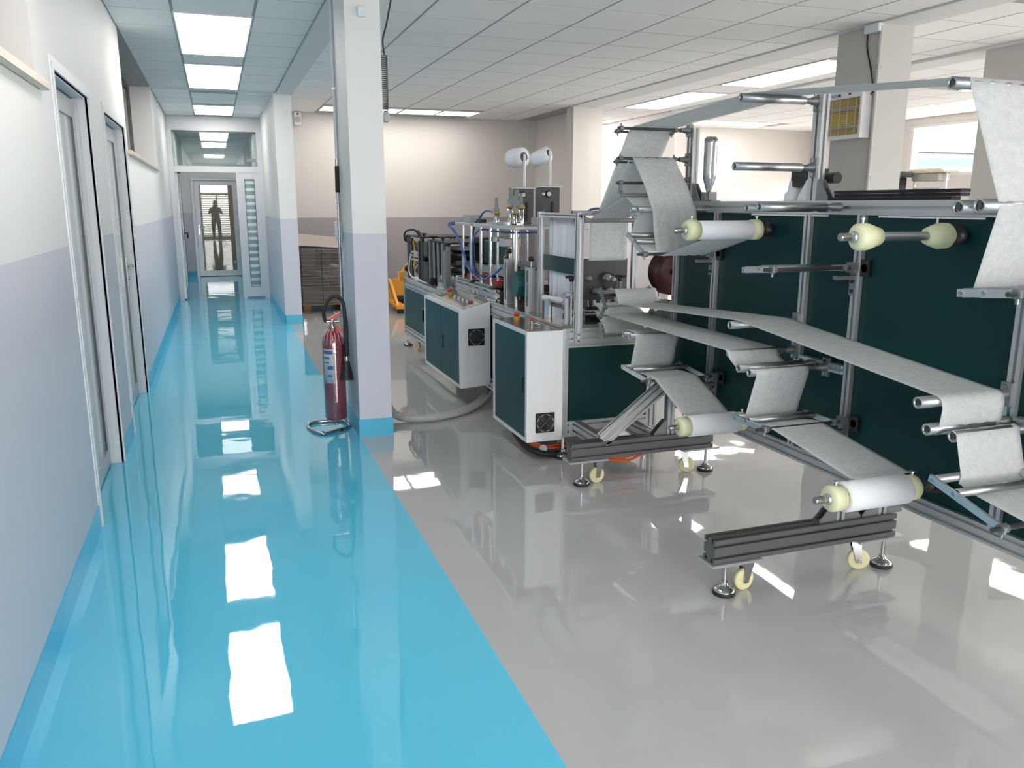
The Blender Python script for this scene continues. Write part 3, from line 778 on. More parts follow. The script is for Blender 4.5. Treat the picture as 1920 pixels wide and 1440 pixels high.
ts.add([(a_, CY0+.012, topz(a_)+.001), (c_, CY0+.012, topz(c_)+.001), (c_, CY1-.012, topz(c_)+.001), (a_, CY1-.012, topz(a_)+.001),
        (a_, CY0+.012, topz(a_)+.004), (c_, CY0+.012, topz(c_)+.004), (c_, CY1-.012, topz(c_)+.004), (a_, CY1-.012, topz(a_)+.004)],
       [(0,3,2,1),(4,5,6,7),(0,1,5,4),(1,2,6,5),(2,3,7,6),(3,0,4,7)])
ts.build('top_sheet', 'steel', cc, 'brushed stainless sloping top')
fan(cc, 1.835, .58, CY0, .13)
nn = Vector((-sl, 0, 1)).normalized()
estop(cc, 1.85, 6.80, topz(1.85)+.004, nn)
for y in (6.62, 6.50, 6.38, 6.26):
    p = Vector((1.842, y, topz(1.842)+.003)); MB().lathe(p, p+nn, [(0, .017), (.006, .017), (.007, .012), (.02, .012)], 16).build('push_button', 'chrome', cc)
p = Vector((1.84, 6.16, topz(1.84)+.003)); MB().lathe(p, p+nn, [(0, .016), (.012, .016)], 16).build('indicator', 'lred', cc)
MB().box((1.78, 6.86, topz(1.8)+.002), (1.90, 7.08, topz(1.88)+.006)).build('touch_panel', 'pcb', cc)

# ---------------- unwinding frame
XP = 2.57; PW = .06  # frame and roller positions from image pixels, scaled about the camera to this plane
uf = thing('unwinding_frame', 'tall dark green panelled unwinding frame with rows of guide rollers', 'unwinding machine', (2.6, 3.0, .26))
posts = (4.345, 3.93, 3.185, 2.845, 2.05, 1.50, 1.10)
for y in posts: MB().prof((XP+.022, y, .44), (XP+.022, y, 1.54), .044, .044, (0,1,0)).build('post', 'alu', uf)
MB().prof((XP+.03, 4.37, 1.57), (XP+.03, 1.05, 1.57), .06, .06).build('top_rail', 'alu', uf)
MB().prof((XP+.03, 4.37, .405), (XP+.03, 1.05, .405), .07, .06).build('bottom_rail', 'alu', uf)
for a, c in zip(posts, posts[1:]): MB().box((XP+.020, c+.022, .44), (XP+.025, a-.022, 1.54)).build('panel', 'green', uf, 'dark green sheet panel')
# white seal strips under the top rail
h = MB(); h.box((XP+.004, 3.06, 1.530), (XP+.016, 3.62, 1.538)); h.box((XP+.004, 2.25, 1.531), (XP+.016, 2.75, 1.538)); h.build('seal_strip', 'white', uf)
# risers above the top rail
MB().prof((XP+.020, 4.235, 1.60), (XP+.020, 4.235, 2.005), .07, .04, (0,1,0)).build('riser', 'alu', uf)
MB().prof((XP+.020, 3.17, 1.60), (XP+.020, 3.17, 2.078), .06, .04, (0,1,0)).build('riser', 'alu', uf)
MB().prof((XP+.035, 2.02, 1.60), (XP+.035, 2.02, 2.02), .045, .045, (0,1,0)).build('riser', 'alu', uf)
def gusset(parent, x, y0, z0, dy, h, t=.034, m='alu_dark'):
    g = MB()
    g.poly([(y0, z0), (y0+dy, z0), (y0+dy, z0+.012), (y0+.012*math.copysign(1, dy), z0+h), (y0, z0+h)], 'x', x, x+.005)
    g.poly([(y0, z0), (y0+dy, z0), (y0+dy, z0+.012), (y0+.012*math.copysign(1, dy), z0+h), (y0, z0+h)], 'x', x+t-.005, x+t)
    g.box((x+.005, y0, z0), (x+t-.005, y0+dy, z0+.006)); g.box((x+.005, y0, z0), (x+t-.005, y0+.006*math.copysign(1, dy), z0+h))
    q = g.build('gusset', m, parent)
    k = MB()
    for zz in (z0+h*.35, z0+h*.7): k.cyl((x+t/2, y0+.006*math.copysign(1,dy), zz), (x+t/2, y0+.012*math.copysign(1,dy), zz), .006, 8)
    k.build('gusset_bolt', 'chrome', q)
gusset(uf, XP+.004, 4.199, 1.60, -.085, .10); gusset(uf, XP+.004, 3.139, 1.60, -.075, .095); gusset(uf, XP+.004, 3.201, 1.60, .07, .095, m='white')
# rollers: (y, z, near x, radius, has plate)
def idler(y, z, xn, r=.0185, plate=True, xr=None):
    xr = XP-.03 if xr is None else xr
    q = MB().pipe((xn, y, z), (xr-.05, y, z), r, r*.72, 24).build('idler_roller', 'roller', uf)
    e = MB(); e.lathe((xn+.004, y, z), (xr, y, z), [(0, r*.40), (.003, r*.46), (.02, r*.46), (xr-xn-.02, r*.46)], 14); e.build('roller_shaft', 'dsteel', q)
    e = MB(); e.lathe((xr-.055, y, z), (XP, y, z), [(0, .012), (.035, .012), (.045, .018), (XP-xr+.055, .018)], 18)
    if plate: e.box((XP-.014, y-.020, z-.042), (XP, y+.020, z+.042))
    e.build('roller_mount', 'alu_dark', q)
    if plate:
        k = MB()
        for dz in (-.030, .030): k.cyl((XP-.019, y, z+dz), (XP-.014, y, z+dz), .008, 12)
        k.build('mount_bolt', 'chrome', q)
RN = 2.15
idler(2.05, 1.947, RN); idler(3.165, 2.031, 2.16); idler(3.155, 1.745, 2.14)
idler(2.975, 1.573, RN, plate=False); idler(3.062, 1.567, RN, .0165, False)
idler(1.975, 1.574, RN, .022, False); idler(1.90, 1.579, RN, .022, False)
idler(4.12, 1.554, RN, .017, False); idler(4.045, 1.555, RN, .017, False)
idler(3.20, 1.040, 2.195); idler(2.06, .937, 2.165, .020); idler(3.195, .908, 2.195); idler(3.05, .868, RN, plate=False); idler(2.97, .864, RN)
idler(2.045, .845, 2.20, .020, False); idler(1.975, .836, 2.24, .020, False)
idler(4.17, .856, RN, .016, False); idler(4.09, .856, RN, .018, False)
h = MB(); h.prof((XP+.008, 3.15, .868), (XP+.008, 2.87, .868), .04, .04); h.build('roller_rail', 'alu', uf)
h = MB(); h.prof((XP+.008, 2.02, .845), (XP+.008, 1.52, .845), .04, .04); h.build('roller_rail', 'alu', uf)
# guide bars with clamps on the left riser and at the table end
def clamp(mb, p, d, L=.05):
    p = Vector(p); d = Vector(d).normalized()
    mb.lathe(p-Vector((.011, 0, 0)), p+Vector((.011, 0, 0)), [(0, .013), (.022, .013)], 14)
    q = p+d*L
    n = Vector((1, 0, 0)); u = n.cross(d)
    vs = []
    for a in (p, q):
        for s1, s2 in ((-1,-1),(1,-1),(1,1),(-1,1)): vs.append(a+n*.007*s1+u*.009*s2)
    mb.add(vs, [(0,3,2,1),(4,5,6,7),(0,1,5,4),(1,2,6,5),(2,3,7,6),(3,0,4,7)])
    mb.lathe(q-Vector((.011, 0, 0)), q+Vector((.011, 0, 0)), [(0, .012), (.022, .012)], 14)
    mb.cyl(p+u*.012, p+u*.026, .005, 8); mb.cyl(q-u*.012, q-u*.024, .005, 8)
def bar(y, z, xn, cdir=None, r=.008, mt=True):
    q = MB().cyl((xn-.012, y, z), (XP-.02, y, z), r, 12).build('guide_bar', 'dsteel' if r < .01 else 'roller', uf)
    if cdir:
        c = MB(); clamp(c, (xn+.01, y, z), cdir); c.build('bar_clamp', 'alu_dark', q)
        c = MB(); clamp(c, (XP-.09, y, z), cdir); c.build('bar_clamp', 'alu_dark', q)
    if mt:
        m_ = MB(); m_.box((XP-.012, y-.018, z-.035), (XP+.013, y+.018, z+.035)); m_.lathe((XP-.06, y, z), (XP, y, z), [(0, .013), (.02, .013), (.05, .022), (.06, .022)], 14); m_.build('bar_mount', 'alu_dark', q)
bar(4.245, 1.992, 2.13, (0, .9, -.25)); bar(4.245, 1.832, 2.13, (0, .9, -.3)); bar(4.24, 1.70, 2.13, (0, -.15, -1))
for (y, z) in ((4.30, 1.978), (4.30, 1.815)):
    MB().cyl((2.125, y, z), (XP-.10, y, z), .006, 10).build('guide_bar', 'dsteel', uf)
MB().cyl((2.13, 4.23, 1.632), (XP-.09, 4.23, 1.632), .010, 12).build('guide_bar', 'roller', uf)
h = MB()
for xx in (2.14, XP-.08): h.box((xx-.006, 4.222, 1.63), (xx+.006, 4.248, 1.70))
h.build('bar_link', 'alu_dark', uf)
# link stacks beside the table end
for (y, z) in ((4.47, 1.072), (4.40, .990), (4.47, .925), (4.45, .806)):
    MB().cyl((2.125, y, z), (2.50, y, z), .0065, 10).build('guide_bar', 'roller', uf)
for xx in (2.148, 2.478):
    h = MB()
    def link(a, c):
        a = Vector((xx, *a)); c = Vector((xx, *c)); d = (c-a).normalized(); n = Vector((1,0,0)); u = n.cross(d); vs = []
        for e in (a-d*.012, c+d*.012):
            for s1, s2 in ((-1,-1),(1,-1),(1,1),(-1,1)): vs.append(e+n*.006*s1+u*.010*s2)
        h.add(vs, [(0,3,2,1),(4,5,6,7),(0,1,5,4),(1,2,6,5),(2,3,7,6),(3,0,4,7)])
        for e in (a, c): h.cyl(e-n*.012, e+n*.012, .010, 10)
        for tt in (.3, .6): e = a+(c-a)*tt; h.cyl(e-n*.009, e+n*.009, .004, 8)
    link((4.48, 1.080), (4.40, .985)); link((4.48, .985) if False else (4.41, .985), (4.47, .918)); link((4.47, .875), (4.45, .800))
    h.build('link_plate', 'alu_dark', uf)
h = MB(); h.box((2.49, 4.38, .97), (XP+.02, 4.42, 1.01)); h.box((2.49, 4.44, .905), (XP+.02, 4.48, .94)); h.box((XP-.02, 4.36, .90), (XP+.03, 4.48, 1.01)); h.build('link_bracket', 'alu_dark', uf)
# dancer arms: two side plates, two rollers, one pivot bar
def dancer(pv, r1, r2, label=None, xn=2.15, xr=2.50, swing=True):
    # pv pivot (y,z); r1 outer roller, r2 inner roller
    root = None
    for k, xx in enumerate((xn-.012, xr)):
        d = MB(); a = Vector((xx, *pv)); c = Vector((xx, *r1)); dd = (c-a).normalized(); n = Vector((1,0,0)); u = n.cross(dd); vs = []
        for e in (a-dd*.015, c+dd*.016):
            for s1, s2 in ((0,-1),(1,-1),(1,1),(0,1)): vs.append(e+n*.010*s1+u*.012*s2)
        d.add(vs, [(0,3,2,1),(4,5,6,7),(0,1,5,4),(1,2,6,5),(2,3,7,6),(3,0,4,7)])
        q = d.build('dancer_arm', 'alu', uf)
        e = MB()
        for rr in (r1, r2): e.cyl((xx-.004, *rr), (xx, *rr), .007, 10)
        e.build('arm_screw', 'chrome', q)
    for rr in (r1, r2):
        q = MB().pipe((xn, *rr), (xr, *rr), .0145, .010, 20).build('dancer_roller', 'roller', uf)
    MB().cyl((xn-.045, *pv), (XP+.0, *pv), .008, 12).build('pivot_bar', 'dsteel', uf)
    h = MB(); h.lathe((xn-.016, *pv), (xn+.012, *pv), [(0, .015), (.028, .015)], 14); h.cyl((xn-.003, pv[0], pv[1]-.03), (xn-.003, pv[0], pv[1]), .006, 8)
    h.lathe((xr-.005, *pv), (xr+.02, *pv), [(0, .015), (.025, .015)], 14); h.build('pivot_collar', 'alu_dark', uf)
    h = MB(); h.box((XP-.03, pv[0]-.022, pv[1]-.022), (XP, pv[0]+.022, pv[1]+.022)); h.box((XP-.010, pv[0]-.018, pv[1]-.12), (XP, pv[0]+.018, pv[1]-.022)); h.box((XP-.10, pv[0]-.018, pv[1]-.05), (XP-.010, pv[0]+.018, pv[1]-.035))
    q = h.build('pivot_bracket', 'alu_dark', uf)
    k = MB()
    for dz in (-.06, -.10): k.cyl((XP-.016, pv[0], pv[1]+dz), (XP-.010, pv[0], pv[1]+dz), .008, 10)
    k.build('bracket_bolt', 'rubber', q)
    h = MB(); h.cyl((XP, pv[0]-.05, pv[1]), (XP+.016, pv[0]-.05, pv[1]), .018, 14); h.box((XP, pv[0]-.075, pv[1]-.035), (XP+.01, pv[0]-.028, pv[1]+.035)); h.build('sensor_block', 'black', uf)
dancer((3.945, 1.322), (4.13, 1.415), (4.055, 1.383))
dancer((3.85, .648), (4.14, .672), (4.04, .674))
dancer((2.83, .645), (3.03, .648), (2.95, .653))
dancer((1.68, .640), (1.94, .708), (1.855, .690))
dancer((1.73, 1.333), (1.915, 1.318), (1.835, 1.326))
dancer((2.85, 1.320), (3.035, 1.306), (2.93, 1.318))
# spindles with nylon cones
def spindle(y, z, xn, cone_x0, cone_x1, kind, roll=None):
    q = MB().lathe((xn, y, z), (XP, y, z), [(0, .012), (.004, .014), (.08, .014), (.082, .0125), (XP-xn, .0125)], 18).build('spindle_shaft', 'steel', uf)
    MB().lathe((xn+.052, y, z), (XP, y, z), [(0, .018), (.004, .021), (.012, .021), (.013, .018), (.022, .018), (.023, .022), (.040, .022)], 18).build('spindle_nut', 'alu', q)
    if kind == 'cone':
        pr = [(0, .018), (.001, .034), (.012, .047), (.05, .047), (.105, .030), (.106, .016)]
        pr2 = [(.0, .016), (.001, .030), (.055, .047), (.09, .046), (.112, .030), (.113, .016)]
    else:
        pr = [(0, .024), (.003, .044), (.010, .049), (.055, .049), (.056, .038), (.075, .036)]
        pr2 = [(0, .036), (.014, .038), (.015, .049), (.055, .049), (.062, .044), (.063, .02)]
    a = MB().lathe((cone_x0, y, z), (XP, y, z), pr, 26).build('core_chuck', 'cream', q, 'cream nylon core chuck')
    c = MB().lathe((cone_x1, y, z), (XP, y, z), pr2, 26).build('core_chuck', 'cream', q, 'cream nylon core chuck')
    h = MB(); h.cyl((cone_x0+.03, y, z+.045), (cone_x0+.03, y, z+.066), .005, 8); h.cyl((cone_x1+.045, y, z+.044), (cone_x1+.045, y, z+.066), .005, 8); h.cyl((cone_x0+.03, y, z+.060), (cone_x0+.03, y, z+.066), .009, 8); h.cyl((cone_x1+.045, y, z+.060), (cone_x1+.045, y, z+.066), .009, 8)
    h.build('clamp_screw', 'alu', q)
    h = MB().lathe((XP-.075, y, z), (XP, y, z), [(0, .016), (.01, .026), (.03, .026), (.031, .020), (.04, .020), (.041, .034), (.075, .036)], 20).build('bearing_housing', 'black', q)
    if kind == 'cone': MB().lathe((cone_x0+.1, y, z), (XP, y, z), [(0, .016), (cone_x1-cone_x0-.1, .016)], 18).build('core_tube', 'roller', q)
spindle(3.47, 1.462, 2.04, 2.105, 2.455, 'flat')
spindle(2.34, 1.472, 2.03, 2.095, 2.415, 'cone')
spindle(2.29, .533, 1.975, 2.035, 2.375, 'flat')
spindle(3.49, .485, 2.075, 2.125, 2.455, 'flat')
spindle(1.20, .55, 2.04, 2.105, 2.455, 'flat')
# gear on top: chrome tube, regulator with motor, black bars
MB().lathe((2.60, 4.065, 1.60), (2.60, 4.065, 3), [(0, .012), (.05, .012), (.12, .034), (.15, .036), (.305, .036), (.31, .037), (.335, .036), (.345, .028)], 24).build('chrome_tube', 'chrome', uf, 'upright chrome tube with tapered foot')
h = MB(); h.box((2.575, 4.085, 1.60), (2.625, 4.10, 1.65)); h.box((2.575, 4.02, 1.60), (2.625, 4.035, 1.65)); h.box((2.57, 3.99, 1.60), (2.63, 4.14, 1.606)); h.build('tube_clamp', 'alu_dark', uf)
MB().lathe((2.63, 3.36, 1.60), (2.63, 3.36, 3), [(0, .052), (.03, .050), (.045, .036), (.092, .030), (.093, .024)], 22).build('regulator', 'white', uf, 'white bell-shaped regulator')
h = MB(); h.lathe((2.64, 3.36, 1.692), (2.64, 3.36, 3), [(0, .032), (.055, .032)], 20); h.box((2.60, 3.22, 1.665), (2.70, 3.35, 1.745)); h.cyl((2.65, 3.28, 1.60), (2.65, 3.28, 1.70), .03, 14); h.cyl((2.65, 3.10, 1.70), (2.65, 3.22, 1.70), .025, 14); h.build('motor', 'black', uf)
bb = thing('profile_bundle', 'flat bundle of black bars lying on the top rail', 'bars', (2.6, 2.75, 1.60), )
for k, (x, y0, y1, z) in enumerate(((2.575, 2.40, 3.09, 1.6005), (2.595, 2.38, 3.05, 1.6145), (2.575, 2.36, 3.03, 1.6285))):
    MB().cbox((x, y0, z), (x+.05, y1, z+.013), .002).build('bar', 'purple', bb)

# ---------------- outrigger beams
def stand(y, lab, brace):
    st = thing('outrigger_beam', lab, 'machine base', (2.27, y, 0), 'outrigger beams with casters and levelling feet')
    MB().prof((1.805, y, .208), (2.73, y, .208), .10, .08, unit=.04).build('beam', 'beam_dark', st)
    for x0, x1 in ((1.79, 2.03), (2.53, 2.77)):
        MB().box((x0, y-.055, .146), (x1, y+.055, .157)).build('base_plate', 'alu', st)
    foot(st, 1.887, y, .150, .046, .009); foot(st, 2.71, y, .150, .046, .009)
    caster(st, 1.985, y+.01, .146, .047, .08); caster(st, 2.585, y+.01, .146, .047, 2.7)
    if not brace:
        for x in (2.437, 2.663):
            MB().prof((x, y, .258), (x, y, .37), .045, .045, (0,1,0)).build('riser', 'alu', st)
        for x, s_ in ((2.413, -1), (2.461, 1), (2.639, -1), (2.687, 1)):
            g = MB()
            for yy in (y-.022, y+.018): g.poly([(x, .258), (x+s_*.085, .258), (x+s_*.085, .268), (x+s_*.012, .345), (x, .345)], 'y', yy, yy+.004)
            g.box((min(x, x+s_*.085), y-.018, .258), (max(x, x+s_*.085), y+.018, .264)); g.build('gusset', 'alu_dark', st)
        MB().box((2.40, y-.03, .370), (2.70, y+.03, .372)).build('cap_plate', 'alu', st)
    else:
        MB().prof((2.445, y, .258), (2.445, y, .60), .045, .045, (0,1,0)).build('riser', 'alu', st)
        MB().prof((2.60, y, .258), (2.60, y, .37), .045, .045, (0,1,0)).build('riser', 'alu', st)
        MB().prof((2.00, y-.02, .262), (2.425, y-.02, .585), .08, .04, (0,0,1)).build('diagonal_brace', 'alu', st)
        g = MB(); x = 2.42
        for yy in (y-.022, y+.018): g.poly([(x, .258), (x-.085, .258), (x-.085, .268), (x-.012, .345), (x, .345)], 'y', yy, yy+.004); g.poly([(2.47, .258), (2.555, .258), (2.555, .268), (2.482, .345), (2.47, .345)], 'y', yy, yy+.004)
        g.build('gusset', 'alu_dark', st)
        for x in (2.06, 2.40):
            MB().prof((x, y+.042, .208), (x, 4.598, .208), .085, .045).build('tie_beam', 'alu', st)
            b = MB(); b.box((x-.045, 4.585, .165), (x-.023, 4.599, .25)); q = b.build('tie_bracket', 'alu', st)
            k = MB()
            for zz in (.187, .228): k.cyl((x-.034, 4.578, zz), (x-.034, 4.585, zz), .008, 10)
            k.build('bracket_bolt', 'chrome', q)
    return st
stand(4.12, 'aluminium beam with diagonal brace on casters beside the white cabinet', True)
stand(2.68, 'dark aluminium beam on two cream casters and two levelling feet, nearest the viewer', False)

# ---------------- fabric
def roll(y, z, x0, x1, r, parent):
    a = MB().lathe((x0, y, z), (x1, y, z), [(0, .040), (0, r), (.002, r+.001), (x1-x0-.002, r+.001), (x1-x0, r), (x1-x0, .040)], 40, caps=False).build('wound_roll', 'fabric_roll', parent)
def web(path, x0, x1, parent, wob=.0015, **kw): return MB().sheet(path, x0, x1, 12, wob, **kw).build('fabric_web', 'fabric', parent, solid=.0006)
RX0, RX1 = 2.18, 2.455
f1 = thing('fabric_roll', 'white nonwoven fabric roll low beside the braced beam', 'fabric roll', (2.3, 3.5, .43), 'fabric rolls')
roll(3.49, .485, 2.185, 2.46, .054, f1)
web([(4.62, .935), (4.49, .86), (4.455, .82), (4.19, .880), (4.13, .878), (4.09, .8765), (4.071, .862), (4.070, .84), (4.118, .690), (4.125, .662), (4.14, .656), (4.05, .657), (3.86, .664), (3.842, .658), (3.535, .530), (3.50, .5405)], 2.18, 2.45, f1)
f2 = thing('fabric_roll', 'white nonwoven fabric roll above the nearest beam on casters', 'fabric roll', (2.3, 2.3, .48), 'fabric rolls')
roll(2.29, .533, 2.10, 2.385, .056, f2)
web([(4.62, .985), (4.49, .935), (4.47, .932), (3.22, .927), (3.195, .9275), (3.172, .915), (3.155, .89), (3.075, .848), (3.05, .848), (3.0, .878), (2.97, .8835), (2.95, .874), (2.948, .85), (3.005, .672), (3.012, .642), (3.03, .632), (2.95, .637), (2.84, .655), (2.822, .648), (2.345, .580), (2.30, .590)], 2.175, 2.45, f2)
f3 = thing('fabric_roll', 'white nonwoven fabric roll on the upper spindle left of the empty cones', 'fabric roll', (2.3, 3.5, 1.41), 'fabric rolls')
roll(3.47, 1.462, 2.17, 2.465, .044, f3)
web([(3.47, 1.4165), (3.50, 1.413), (3.93, 1.312), (3.95, 1.312), (3.965, 1.325), (4.00, 1.43), (4.015, 1.55), (4.10, 1.68), (4.235, 1.835), (4.25, 1.842), (4.268, 1.835), (4.66, 1.508)], 2.21, 2.48, f3, wob=.006, skew=lambda t, a: .035*math.sin(t*5)*(1-t))
f4 = thing('fabric_web', 'upper long fabric web running from the table to the far right rollers', 'fabric', (2.3, 3.0, .9), 'loose fabric webs')
MB().sheet([(4.62, 1.04), (4.49, 1.082), (4.46, 1.08), (4.40, .999), (4.385, 1.0), (3.22, 1.060), (3.19, 1.060), (2.08, .959), (2.05, .957), (2.03, .945), (2.022, .92), (2.028, .845), (2.04, .823), (2.00, .845), (1.975, .857), (1.955, .846), (1.952, .83), (1.918, .715), (1.925, .69), (1.86, .672), (1.69, .650), (1.66, .645), (1.26, .60), (1.20, .606)], 2.235, 2.515, 12, .0015).build('web_sheet', 'fabric', f4, solid=.0006)
roll(1.20, .55, 2.18, 2.46, .054, f4)
f5 = thing('fabric_web', 'high fabric web slung over the top rollers at the right edge', 'fabric', (2.3, 3.0, 1.3), 'loose fabric webs')
MB().sheet([(1.60, 1.29), (1.72, 1.345), (1.74, 1.342), (1.83, 1.309), (1.90, 1.302), (1.93, 1.312), (1.932, 1.33), (1.876, 1.575), (1.885, 1.598), (2.027, 1.93), (2.035, 1.962), (2.06, 1.968), (3.15, 2.052), (3.18, 2.052), (4.23, 2.003), (4.255, 1.997), (4.30, 1.966), (4.66, 1.530)], 2.205, 2.48, 12, .0015).build('web_sheet', 'fabric', f5, solid=.0006)
f6 = thing('fabric_web', 'slack fabric loop between the small dancer rollers and the machine hoop', 'fabric', (2.3, 4.2, 1.4), 'loose fabric webs')
MB().sheet([(3.99, 1.335), (4.05, 1.367), (4.12, 1.397), (4.150, 1.41), (4.145, 1.43), (4.105, 1.50), (4.022, 1.555), (4.045, 1.574), (4.12, 1.573), (4.22, 1.620), (4.245, 1.625), (4.62, 1.520), (4.665, 1.505), (4.685, 1.49), (4.70, 1.24)], 2.17, 2.43, 12, .003).build('web_sheet', 'fabric', f6, solid=.0006)

# ---------------- gear on the table
# hoop frame
hp = thing('hoop_frame', 'upright aluminium hoop frame with hanging white fabric on the table', 'machine frame', (2.3, 4.9, ZT))
for (x, y, z0, z1) in ((2.052, 4.582, .745, 1.535), (2.052, 5.215, ZT, 1.535), (2.52, 4.76, ZT, 1.535), (2.52, 5.215, ZT, 1.52)):
    MB().prof((x, y, z0), (x, y, z1), .046 if y < 4.6 else .04, .03, (1,0,0)).build('upright', 'alu', hp)
h = MB(); h.prof((2.052, 4.56, 1.515), (2.052, 5.235, 1.515), .03, .03); h.prof((2.052, 4.70, 1.53), (2.55, 4.70, 1.53), .03, .02); h.build('top_bar', 'alu', hp)
MB().cyl((2.07, 4.68, 1.485), (2.51, 4.68, 1.485), .014, 16).build('hoop_roller', 'roller', hp)
MB().cyl((2.11, 4.60, 1.492), (2.11, 5.19, 1.492), .014, 16).build('hoop_roller', 'roller', hp)
k = MB()
for zz in (.76, .80): k.cyl((2.052, 4.562, zz), (2.052, 4.567, zz), .006, 8)
k.build('bolt', 'chrome', hp)
MB().box((2.065, 4.64, 1.155), (2.072, 5.19, 1.255)).build('cross_plate', 'green', hp, 'dark green cross plate')
s_ = MB(); nY = 40; vs = []; zs = [1.50, 1.36, 1.22, 1.08, .97]
for zi, z in enumerate(zs):
    for i in range(nY+1):
        y = 4.63+.55*i/nY; vs.append((2.095+.008*math.sin(i*.9)*math.sin(i*.23+zi*.2)+.004*math.sin(i*2.1), y, z))
s_.add(vs, [(r*(nY+1)+i, r*(nY+1)+i+1, (r+1)*(nY+1)+i+1, (r+1)*(nY+1)+i) for r in range(len(zs)-1) for i in range(nY)], True)
s_.build('hanging_fabric', 'fabric_roll', hp, 'pleated white fabric', solid=.001)
MB().cyl((2.06, 5.16, .965), (2.13, 4.70, .965), .022, 18).build('fabric_core', 'fabric_roll', hp)
# gear plate with pulleys
gp = thing('gear_plate', 'black drive plate with belt pulleys behind the hoop frame', 'machine part', (2.4, 4.9, ZT))
MB().cbox((2.13, 4.93, ZT), (2.56, 4.95, 1.235), .003).build('back_plate', 'dsteel', gp)
for (x, z, r) in ((2.40, 1.11, .030), (2.44, 1.10, .022), (2.27, 1.11, .02), (2.42, 1.03, .02), (2.33, 1.02, .024), (2.48, 1.00, .02)):
    q = MB().lathe((x, 4.93, z), (x, 4.88, z), [(0, r), (.006, r), (.007, r*.85), (.022, r*.85), (.023, r), (.03, r), (.031, r*.5), (.04, r*.45)], 22).build('pulley', 'alu_dark', gp)
MB().tube(smooth([(2.395, 4.905, 1.143), (2.46, 4.905, 1.115), (2.45, 4.905, 1.02), (2.42, 4.905, 1.005), (2.36, 4.905, 1.10)], 5, True), .004, 6, True).build('drive_belt', 'rubber', gp)
# clamp stations: two slotted blocks with T-handles
def clamp_station(x, y, zb, lab, tall=.16):
    c = thing('clamp_station', lab, 'clamp', (x, y, zb), 'clamps with black star handles')
    b = MB(); b.cbox((x-.03, y-.022, zb), (x-.005, y+.022, zb+tall), .002); b.build('slotted_block', 'alu', c)
    b = MB(); b.box((x-.031, y-.008, zb+.03), (x-.029, y+.008, zb+.065)); b.box((x-.031, y-.008, zb+.085), (x-.029, y+.008, zb+.12)); b.build('slot', 'rubber', c)
    for dx in (.012, .045): MB().cyl((x+dx, y-.02, zb), (x+dx, y-.02, zb+tall+.05), .007, 12).build('guide_rod', 'alu', c)
    MB().cbox((x-.03, y-.04, zb+tall+.02), (x+.06, y+.02, zb+tall+.035), .002).build('bridge', 'alu', c)
    MB().cyl((x+.02, y, zb+tall+.035), (x+.02, y, zb+tall+.11), .008, 12).build('screw', 'chrome', c)
    k = MB().lathe((x+.02, y, zb+tall+.10), (x+.02, y, 3), [(0, .012), (.015, .016), (.03, .016), (.034, .010)], 12); k.box((x-.018, y-.007, zb+tall+.122), (x+.058, y+.007, zb+tall+.137)); k.box((x+.013, y-.045, zb+tall+.122), (x+.027, y+.045, zb+tall+.137)); k.build('handle', 'black', c)
    return c
clamp_station(2.025, 4.675, ZT, 'clamp with black handle at the front table corner')
clamp_station(2.44, 4.83, ZT, 'clamp with black handle at the back of the hoop frame', .14)
h = thing('feed_block', 'dark feed block with chrome rods between the table clamps', 'machine part', (2.15, 4.85, ZT))
MB().poly([(2.06, .94), (2.17, .94), (2.17, 1.0), (2.08, 1.0), (2.05, .97)], 'y', 4.70, 4.84).build('jaw', 'dsteel', h)
MB().cyl((2.06, 4.72, .90), (2.50, 4.72, .90), .008, 12).cyl((2.06, 4.66, .93), (2.30, 4.66, .93), .007, 12).build('rod', 'chrome', h)
MB().box((2.04, 4.80, ZT), (2.20, 5.10, .93)).build('bed', 'alu', h)
MB().box((2.28, 4.66, ZT), (2.46, 4.90, .92)).build('lower_bed', 'dsteel', h)
MB().poly([(4.98, ZT), (5.06, ZT), (5.06, .965), (5.0, .975), (4.98, .96)], 'x', 2.02, 2.035).build('cheek_plate', 'alu', h)
for k_ in range(5): MB().cyl((2.2+.05*k_, 4.78, .945), (2.2+.05*k_, 4.78, .985), .013, 12).build('adjuster', 'chrome', h)

# slotted brackets and green guard
def bracket(x, y, lab, h_=.335, knob=False):
    c = thing('slotted_bracket', lab, 'bracket', (x, y, ZT), 'slotted upright brackets')
    b = MB(); w_ = .075
    b.box((x-.012, y-w_/2, ZT), (x, y-w_/2+.018, ZT+h_)); b.box((x-.012, y+w_/2-.018, ZT), (x, y+w_/2, ZT+h_)); b.box((x-.012, y-w_/2+.018, ZT), (x, y+w_/2-.018, ZT+.03)); b.box((x-.012, y-w_/2+.018, ZT+h_-.02), (x, y+w_/2-.018, ZT+h_))
    b.box((x, y-w_/2, ZT), (x+.06, y-w_/2+.012, ZT+h_)); b.build('upright_plate', 'alu', c)
    MB().box((x-.008, y-w_/2+.018, ZT+.10), (x+.05, y+w_/2-.018, ZT+.20)).build('sliding_block', 'dsteel', c)
    if knob:
        MB().cyl((x+.02, y, ZT+h_), (x+.02, y, ZT+h_+.04), .008, 10).build('screw', 'chrome', c)
        k = MB().lathe((x+.02, y, ZT+h_+.04), (x+.02, y, 3), [(0, .012), (.01, .022), (.03, .022), (.035, .012)], 7); k.build('knob', 'black', c)
    return c
bracket(2.02, 5.82, 'taller slotted bracket next to the chrome press columns', .33, True)
bracket(2.02, 5.36, 'slotted bracket behind the green guard', .30, True)
g = MB(); pts = []
for k_ in range(9): a = math.radians(-10+k_*25); pts.append((5.55+math.cos(a)*.085, 1.03+math.sin(a)*.085))
pts += [(5.50, .945), (5.57, .93), (5.62, .96)]
g.poly([(a, b_) for a, b_ in pts], 'x', 1.985, 2.075)
